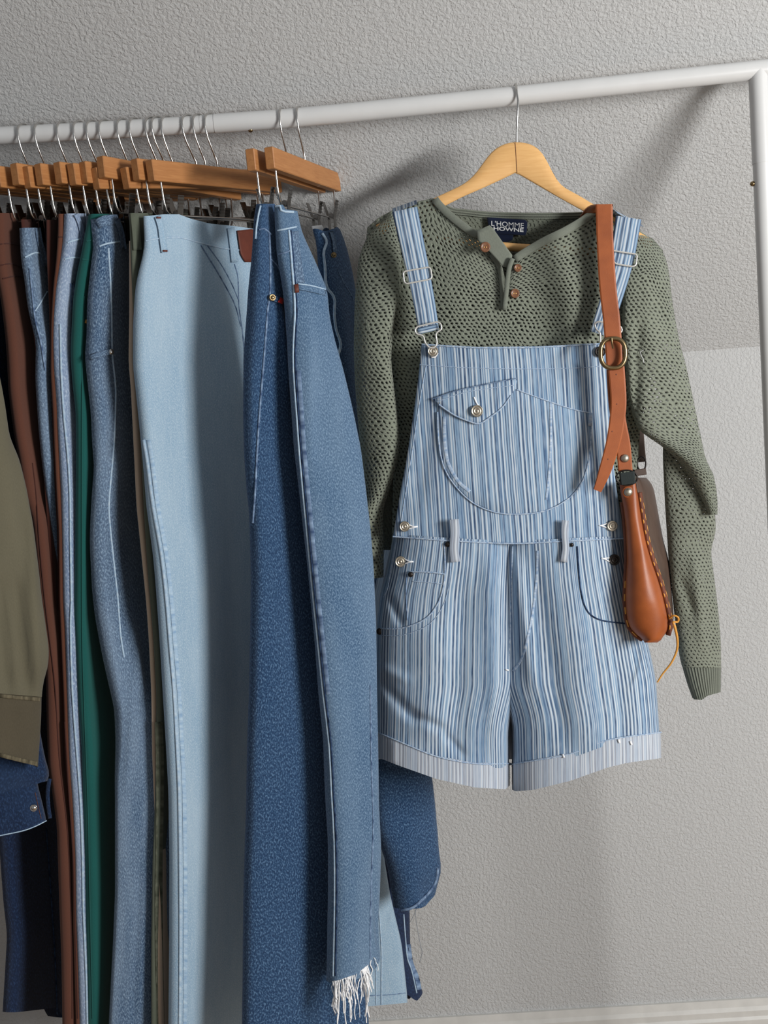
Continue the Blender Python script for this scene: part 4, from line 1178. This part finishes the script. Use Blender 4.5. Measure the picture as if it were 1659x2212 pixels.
ctL = [(800, 1576), (813, 1580), (882, 1609), (944, 1633), (1026, 1648), (1102, 1647)]
ctR = [(1100, 1650), (1149, 1642), (1231, 1627), (1313, 1597), (1428, 1580), (1440, 1578)]
cbL = [(800, 1630), (811, 1634), (862, 1654), (944, 1683), (1026, 1701), (1092, 1705), (1102, 1696)]
cbR = [(1104, 1705), (1112, 1709), (1149, 1707), (1231, 1687), (1313, 1658), (1354, 1648), (1426, 1638), (1440, 1636)]
tL, tR = [(840, 1153), (956, 1161), (1104, 1169)], [(1096, 1169), (1223, 1163), (1356, 1157)]
LY = dict(t=[(1155, .135), (1400, .14), (1700, .14)])
lg1, OL = drape('leg', ov, 'stripe', legL, legLr, [(1155, 1.755), (1400, 1.765), (1700, 1.775)], [(1155, 1.750), (1400, 1.76), (1700, 1.77)], LY['t'], 1165, 1640, pw=2.4, amp=.002, seed=92, nu=60, nv=90, top=tL, bot=[(x, y + 12) for x, y in ctL],
                folds=[(1060, 1190, 1075, 1640, 22, .010), (1000, 1260, 985, 1640, 24, -.008), (930, 1350, 925, 1600, 30, .005), (820, 1470, 900, 1560, 12, -.007), (880, 1540, 960, 1575, 10, -.007), (815, 1440, 880, 1470, 12, .005), (840, 1290, 868, 1350, 9, -.006),
                       (960, 1585, 1000, 1630, 8, -.006), (1088, 1200, 1092, 1560, 9, -.006)])
lg2, OR = drape('leg', ov, 'stripe', legRl, legR, [(1155, 1.750), (1400, 1.76), (1700, 1.77)], [(1155, 1.755), (1400, 1.765), (1700, 1.775)], LY['t'], 1165, 1640, pw=2.4, amp=.002, seed=95, nu=60, nv=90, top=tR, bot=[(x, y + 12) for x, y in ctR],
                folds=[(1108, 1190, 1150, 1480, 14, .008), (1150, 1200, 1215, 1600, 20, -.006), (1230, 1250, 1270, 1640, 30, .006), (1330, 1360, 1350, 1640, 20, -.004), (1106, 1560, 1112, 1640, 8, -.008)])
sh = lambda tab, d: [(y, x + d) for y, x in tab]
cf1, OC1 = drape('cuff', ov, 'stripe_cuff', sh(legL, -3), sh(legLr, 1), 1.775, 1.77, .148, 1600, 1680, pw=2.4, seed=93, nu=50, nv=16, top=ctL, bot=cbL, folds=[(850, 1600, 850, 1650, 8, .003), (1000, 1650, 1000, 1700, 8, -.002)])
cf2, OC2 = drape('cuff', ov, 'stripe_cuff', sh(legRl, -1), sh(legR, 3), 1.77, 1.775, .148, 1600, 1680, pw=2.4, seed=94, nu=50, nv=16, top=ctR, bot=cbR)
cord('cuff_edge', cf1, 'stripe_seam', OC1, [(x + 2, y + 2) for x, y in ctL[1:]], .0011, .0008)
cord('cuff_edge', cf2, 'stripe_seam', OC2, [(x, y + 2) for x, y in ctR[:-1]], .0011, .0008)
cord('waist_seam', ov, 'stripe_seam', Over(OB, OL, OR), [(849, 1159), (956, 1167), (1100, 1174), (1223, 1169), (1348, 1163)], .0013, .001)
cord('bib_edge', ov, 'stripe_seam', OB, [(912, 744), (1029, 751), (1164, 750), (1289, 743), (1312, 743)], .0013, .0006)
cord('bib_stitch', ov, 'stripe_seam', OB, [(907, 788), (1000, 794), (1120, 797), (1240, 795), (1310, 790)], .0006, .0002)
cord('bib_stitch', ov, 'stripe_seam', OB, [(920, 790), (906, 870), (894, 950), (880, 1040), (866, 1130)], .0007, .0002)
# bib pocket with its slanted flap
pk = panel('bib_pocket', ov, 'stripe_pocket', OB, [(944, 866), (1000, 846), (1060, 838), (1116, 841), (1160, 858), (1230, 882), (1279, 892), (1276, 930), (1274, 985), (1260, 1035), (1230, 1075), (1180, 1103), (1120, 1111), (1070, 1107), (1020, 1085), (985, 1050), (960, 1010), (948, 960), (945, 900)], .0022, step=12, seed=96)
cord('pocket_edge', pk, 'stripe_seam', OB, [(945, 890), (947, 950), (958, 1008), (985, 1052), (1022, 1087), (1070, 1107), (1120, 1111), (1178, 1104), (1230, 1076), (1260, 1036), (1273, 985), (1277, 930), (1279, 893)], .0011, .0022)
cord('pocket_edge', pk, 'stripe_seam', OB, [(1117, 842), (1160, 858), (1230, 882), (1279, 893)], .0011, .0024)
strip('pocket_stitch', pk, 'stripe_seam', OB, [(960, 900), (960, 950), (968, 1000), (990, 1040), (1015, 1062)], 7, .0024, .0006)
strip('pocket_stitch', pk, 'stripe_seam', OB, [(1189, 868), (1190, 930), (1187, 1010), (1180, 1080)], 5, .0024, .0006)
strip('bar_tack', pk, 'stripe_seam', OB, [(1276, 892), (1275, 920)], 9, .0034, .0008)
fp = panel('pocket_flap', ov, 'stripe_pocket', OB, [(934, 862), (990, 843), (1050, 830), (1115, 817), (1118, 826), (1108, 848), (1085, 880), (1035, 915), (1010, 909), (980, 896), (955, 880)], .0060, step=10, seed=97)
cord('flap_edge', fp, 'stripe_seam', OB, [(948, 874), (980, 896), (1010, 909), (1035, 915), (1060, 900), (1085, 880), (1104, 854)], .0013, .0062)
cord('flap_edge', fp, 'seam_mid', OB, [(934, 862), (990, 843), (1050, 830), (1116, 817)], .0008, .0062)
cord('flap_stitch', fp, 'stripe_seam', OB, [(944, 868), (995, 850), (1050, 840), (1112, 832)], .0006, .0062)
cord('buttonhole', fp, 'thread', OB, [(1024, 858), (1030, 872), (1034, 878)], .0012, .0066)
BT = [(1.0, 0), (1.0, .5), (.94, .8), (.86, .85), (.8, .6), (.62, .6), (.56, .9), (.46, .95), (.4, .7), (.22, .75), (.16, 1.0), (.02, 1.0)]
def jean_button(px, py, r, sf, lift=.003, hole=None, mat='nickel'):
    stud('button', ov, mat, sf, px, py, r, .0045, (0.05, -1, .03), lift, BT, seg=24)
    if hole:
        cord('buttonhole', ov, 'thread', sf, hole, .0011, .0012)
jean_button(1030, 888, 13, OB, .008)
jean_button(874, 1137, 11.5, OB, .003, [(884, 1134), (895, 1138), (907, 1136), (895, 1139), (884, 1142)])
jean_button(865, 1213, 12, OL, .003, [(876, 1209), (885, 1213), (897, 1213), (885, 1214), (876, 1217)])
jean_button(1322, 1136, 11.5, OB, .003, [(1311, 1131), (1303, 1134), (1294, 1135), (1303, 1137), (1311, 1140)])
jean_button(1327, 1209, 12, OR, .003, [(1316, 1205), (1308, 1206), (1298, 1205), (1308, 1208), (1316, 1213)], 'dark_metal')
for px, py, sf, r in ((887, 1241, OL, 6), (820, 1364, OL, 7.5), (967, 1176, OL, 6), (1235, 1177, OR, 4.5)):
    stud('rivet', ov, 'dark_metal', sf, px, py, r, .0025, lift=.003, prof=DOME)
# hand pockets, coin pocket, loops
cord('hand_pocket', ov, 'stripe_seam', OL, [(822, 1357), (845, 1359), (880, 1354), (920, 1336), (945, 1305), (957, 1270), (961, 1235), (960, 1178)], .0013, .0008)
cord('hand_pocket', ov, 'stripe_seam', OL, [(824, 1372), (850, 1374), (885, 1368), (928, 1348), (955, 1312), (968, 1272), (972, 1235), (972, 1180)], .0006, .0004)
cord('hand_pocket', ov, 'seam_dark', OR, [(1372, 1350), (1340, 1346), (1300, 1340), (1276, 1328), (1262, 1306), (1254, 1270), (1250, 1230), (1247, 1180)], .0012, .0008)
cord('coin_pocket', ov, 'stripe_seam', OL, [(886, 1235), (925, 1236), (960, 1240)], .0013, .001)
cord('coin_pocket', ov, 'stripe_seam', OL, [(892, 1256), (925, 1258), (958, 1262)], .0006, .0006)
cord('coin_pocket', ov, 'seam_mid', OL, [(878, 1240), (877, 1290), (880, 1340)], .0008, .0004)
strip('belt_loop', ov, 'stripe_cuff', 1.684, [(981, 1122), (983, 1150), (981, 1185), (984, 1214)], [21, 20, 20, 20], .002, .003)
strip('belt_loop', ov, 'stripe_cuff', 1.684, [(1222, 1124), (1220, 1150), (1222, 1185), (1218, 1214)], [17, 15, 15, 17], .002, .003)
cord('fly_seam', ov, 'stripe_seam', OR, [(1107, 1180), (1104, 1300), (1100, 1440), (1102, 1556)], .0011, .0004)
strip('fly_stitch', ov, 'stripe_seam', OR, [(1161, 1190), (1158, 1260), (1148, 1340), (1128, 1420), (1108, 1450)], 5, .0003, .0006)
strip('fly_tack', ov, 'thread', OL, [(1092, 1446), (1099, 1448)], 3, .002, .0008)
cord('side_seam', ov, 'stripe_seam', OL, [(856, 1170), (846, 1220), (838, 1270), (828, 1290)], .0010, .0004)
for x, y in ((1216, 1629), (1336, 1597), (1362, 1601)):
    strip('thread_tuft', cf2, 'thread', OC2, [(x, y), (x + 3, y + 8)], 4, .002, .0008)
# straps
s1 = strip('strap', ov, 'stripe_strap', 1.718, [(874, 452), (893, 540), (910, 620), (921, 680), (926, 712)], [56, 53, 50, 47, 44], .002, .003, step=12)
s2 = strip('strap', ov, 'stripe_strap', 1.722, [(1358, 470), (1343, 560), (1322, 640), (1303, 700), (1296, 722)], [56, 54, 50, 46, 44], .002, .003, step=12)
for pts, w, Yt in (([(874, 452), (868, 447), (860, 452)], 56, 0), ([(1358, 470), (1366, 464), (1374, 470)], 56, 0)):
    a = np.array(pts, float)
    Yp = [1.718, 1.79, 1.84]
    V = []
    for k, Yk in enumerate(np.linspace(1.718, 1.85, 9)):
        t = (Yk - 1.718) / .132
        up = 7 * math.sin(math.pi * min(1, t * 1.0))
        sg = 1 if a[0, 0] > 1100 else -1
        c = a[0] + (a[2] - a[0]) * 0 + np.array([0, -up])
        dirv = np.array([w / 2, sg * 14.0])
        ends = [c - dirv, c + dirv]
        if sg > 0:
            ends = [np.array([1333, 462.]) + [0, -up], np.array([1390, 492.]) + [0, -up]]
        else:
            ends = [np.array([848, 461.]) + [0, -up], np.array([901, 442.]) + [0, -up]]
        ref = [P(e[0], e[1], 1.722) for e in ends]
        for r_ in ref:
            V.append((r_[0], Yk, r_[2] + (0.012 * math.sin(math.pi * t))))
    f = [(2 * i, 2 * i + 1, 2 * i + 3, 2 * i + 2) for i in range(8)]
    uv = [((i % 2) * .04, i // 2 * .016) for i in range(18)]
    obj('strap_over_shoulder', V, f, 'stripe_strap', ov, uvs=uv)
def wire(name, pts, Y, r=.0013, parent=ov, mat='silver'):
    c = []
    for i in range(len(pts)):
        p0, p1, p2 = (np.array(pts[(i + d) % len(pts)], float) for d in (-1, 0, 1))
        a_, b_ = p0 - p1, p2 - p1
        ra = min(4.0, np.linalg.norm(a_) * .45); rb = min(4.0, np.linalg.norm(b_) * .45)
        A_, B_ = p1 + a_ / np.linalg.norm(a_) * ra, p1 + b_ / np.linalg.norm(b_) * rb
        c += [A_ * (1 - t) ** 2 + p1 * 2 * t * (1 - t) + B_ * t * t for t in (0, .33, .67, 1)]
    w = [P(x, y, Y) for x, y in c]
    v, f, u = sweep(w, r, 8, True)
    return obj(name, v, f, mat, parent)
wire('strap_slider', [(871, 590), (874, 586), (926, 577), (930, 580), (933, 598), (930, 603), (878, 613), (873, 609)], 1.711)
wire('strap_slider', [(1316, 540), (1322, 541), (1374, 549), (1376, 553), (1374, 572), (1368, 576), (1330, 570), (1322, 560)], 1.713)
wire('strap_hook', [(896, 714), (900, 706), (945, 695), (953, 700), (954, 712), (946, 716), (941, 722), (944, 738), (943, 746), (936, 752), (926, 750), (918, 740), (915, 726), (908, 723), (900, 722)], 1.702)
wire('strap_hook', [(1284, 700), (1292, 694), (1325, 700), (1342, 706), (1344, 716), (1334, 722), (1326, 728), (1324, 742), (1318, 752), (1306, 752), (1297, 742), (1297, 726), (1296, 718), (1288, 712)], 1.706)
strip('strap_end', ov, 'stripe_strap', 1.714, [(902, 716), (946, 706)], 13, .002, .004)
jean_button(935, 759, 11.5, OB, .004)
jean_button(1296, 760, 11.5, OB, .004, None, 'dark_metal')
panel('button_tab', ov, 'thread', OB, [(926, 764), (948, 762), (944, 770), (937, 777), (929, 770)], .003)

# ------------------------------------------------------------------ leather bag
bg_ = thing('leather_bag', 'tan leather teardrop bag hung by its strap over the sweater shoulder', 'bag', P(1305, 440, 1.70))
def lstrap(name, pts, w, Y, mat='leather', th=.003):
    return strip(name, bg_, mat, Y, pts, w, .001, th, step=10, smooth=False)
lstrap('strap', [(1305, 441), (1307, 520), (1313, 620), (1321, 690), (1326, 760), (1330, 850), (1336, 910), (1346, 960), (1351, 1018)], [37, 36, 37, 37, 37, 35, 34, 32, 31], 1.672)
V = []
for Yk in np.linspace(1.668, 1.86, 9):
    t = (Yk - 1.668) / .192
    for x in (1287, 1324):
        r_ = P(x, 441, 1.668)
        V.append((r_[0], Yk, r_[2] + .010 * math.sin(math.pi * t)))
V2 = [(a_, b_, c_ - .003) for a_, b_, c_ in V]
f = [(2 * i, 2 * i + 1, 2 * i + 3, 2 * i + 2) for i in range(8)] + [(18 + 2 * i, 18 + 2 * i + 2, 18 + 2 * i + 3, 18 + 2 * i + 1) for i in range(8)] + [(2 * i, 2 * i + 2, 20 + 2 * i, 18 + 2 * i) for i in range(8)] + [(2 * i + 1, 19 + 2 * i, 21 + 2 * i, 2 * i + 3) for i in range(8)]
obj('strap_over_shoulder', V + V2, f, 'leather', bg_)
lstrap('strap_behind', [(1330, 470), (1350, 620), (1368, 800), (1380, 940), (1386, 998)], [34, 34, 32, 24, 20], 1.872, 'leather_dark_shaded')
tail = lstrap('strap_tail', [(1331, 792), (1336, 860), (1334, 900), (1326, 950), (1312, 1000), (1300, 1035), (1290, 1060)], [36, 35, 34, 33, 30, 27, 18], 1.664)
for x, y in ((1331, 809), (1332, 873), (1322, 932), (1313, 992)):
    stud('strap_hole', tail, 'leather_edge', 1.6605, x, y, 3.2, .0006, lift=0, prof=DOME, seg=10)
a = np.linspace(0, 2 * math.pi, 41)[:-1]
rx, ry = 27, 32
pts = [(1324 + rx * np.sign(math.cos(t)) * abs(math.cos(t)) ** .8, 763 + ry * np.sign(math.sin(t)) * abs(math.sin(t)) ** .85) for t in a]
v, f, u = sweep([P(x, y, 1.657) for x, y in pts], .0034, 10, True)
obj('buckle', v, f, 'brass', bg_, label='antique brass oval buckle')
v, f, u = sweep([P(1321, 730, 1.652), P(1322, 740, 1.651), P(1324, 752, 1.656)], .0014, 8)
obj('buckle_prong', v, f, 'brass', bg_)
stud('rivet', bg_, 'nickel', 1.667, 1350, 990, 9, .004, lift=0, prof=DOME)
felt = lstrap('felt_loop', [(1354, 1020), (1357, 1046)], [34, 34], 1.668, 'felt', .006)
def ring(px, py, rx, ry, Y, r=.0013, name='ring', mat='dark_metal'):
    pts = [P(px + rx * math.cos(t), py + ry * math.sin(t), Y) for t in a]
    v, f, u = sweep(pts, r, 8, True)
    obj(name, v, f, mat, bg_)
ring(1354, 1032, 23, 16, 1.664)
ring(1386, 1002, 9, 15, 1.80)
# body: narrow gusset towards the camera, side panel running back
gl = [(1040, 1338), (1064, 1340), (1085, 1345), (1126, 1350), (1168, 1353), (1210, 1354), (1251, 1352), (1293, 1350), (1334, 1353), (1355, 1359), (1372, 1372), (1382, 1388), (1388, 1404)]
gr = [(1040, 1372), (1064, 1377), (1085, 1380), (1126, 1386), (1168, 1394), (1210, 1406), (1251, 1421), (1293, 1433), (1334, 1442), (1355, 1444), (1372, 1439), (1382, 1430), (1388, 1414)]
gs, SG = drape('gusset', bg_, 'leather', gl, gr, 1.690, 1.680, [(1040, .014), (1120, .03), (1300, .06), (1384, .045)], 1042, 1388, pw=2.0, seed=99, nu=30, nv=60, amp=.001)
stud('rivet', bg_, 'nickel', SG, 1357, 1063, 9.5, .004, lift=.001, prof=DOME)
stud('rivet_plate', bg_, 'leather', SG, 1357, 1063, 13, .0012, lift=.0004, prof=DOME)
def side_rows():
    rows = []
    for y, xa, xb in ((1032, 1372, 1396), (1044, 1374, 1410), (1080, 1380, 1417), (1120, 1386, 1424), (1168, 1395, 1433), (1206, 1406, 1444), (1251, 1421, 1449), (1293, 1434, 1452), (1334, 1443, 1456), (1360, 1446, 1452)):
        rows.append([(xa, y, 1.690), (xa + (xb - xa) * .35, y, 1.70), (xb, y, 1.79)])
    return rows
sheet('side_panel', bg_, 'leather_dark_shaded', side_rows(), nu=16, nv=40, thick=.003, seed=98)  # shade of this side is painted in with the darker leather
fr_px = [(x + 1, y) for y, x in gr if 1050 < y < 1380]
v, f, u = sweep([P(x + 3, y, 1.684) for x, y in fr_px], .0042, 8)
obj('edge_flange', v, f, 'leather_edge', bg_)
fl_px = [(x, y) for y, x in gl if 1080 < y < 1386]
v, f, u = sweep([P(x - 1, y, 1.692) for x, y in fl_px], .0034, 8)
obj('edge_flange', v, f, 'leather_edge', bg_)
def stitches(px, Y, n, dx, frm=0.03):
    p = np.array(px, float)
    c = np.concatenate([[0], np.cumsum(np.linalg.norm(np.diff(p, axis=0), axis=1))]); c /= c[-1]
    for k in range(n):
        t0 = frm + (1 - frm) * k / n; t1 = t0 + .5 / n
        A = [np.interp(t, c, p[:, 0]) + dx for t in (t0, t1)]; B_ = [np.interp(t, c, p[:, 1]) for t in (t0, t1)]
        v, f, u = sweep([P(A[0], B_[0], Y + .001), P((A[0] + A[1]) / 2, (B_[0] + B_[1]) / 2, Y - .0006), P(A[1], B_[1], Y + .001)], .0011, 6)
        obj('stitch', v, f, 'lace', bg_)
stitches(fr_px, 1.6805, 13, 3)
stitches(fr_px, 1.6835, 12, 8, .07)
stitches([q_ for q_ in fl_px if q_[1] > 1230], 1.6885, 5, -1)
lstrap('back_tab', [(1372, 1022), (1396, 1018)], 14, 1.79, 'leather_dark_shaded')
w = smooth_poly([P(x, y, Y) for x, y, Y in ((1446, 1336, 1.676), (1455, 1330, 1.67), (1465, 1334, 1.668), (1464, 1343, 1.67), (1454, 1344, 1.668), (1457, 1352, 1.668), (1463, 1380, 1.67), (1462, 1405, 1.672), (1450, 1432, 1.672), (1432, 1455, 1.674), (1420, 1474, 1.674))], 60)
v, f, u = sweep(w, np.concatenate([np.full(len(w) // 2, .0016), np.linspace(.0022, .0012, len(w) - len(w) // 2)]), 6)
obj('lace', v, f, 'lace', bg_, label='waxed leather lace end')
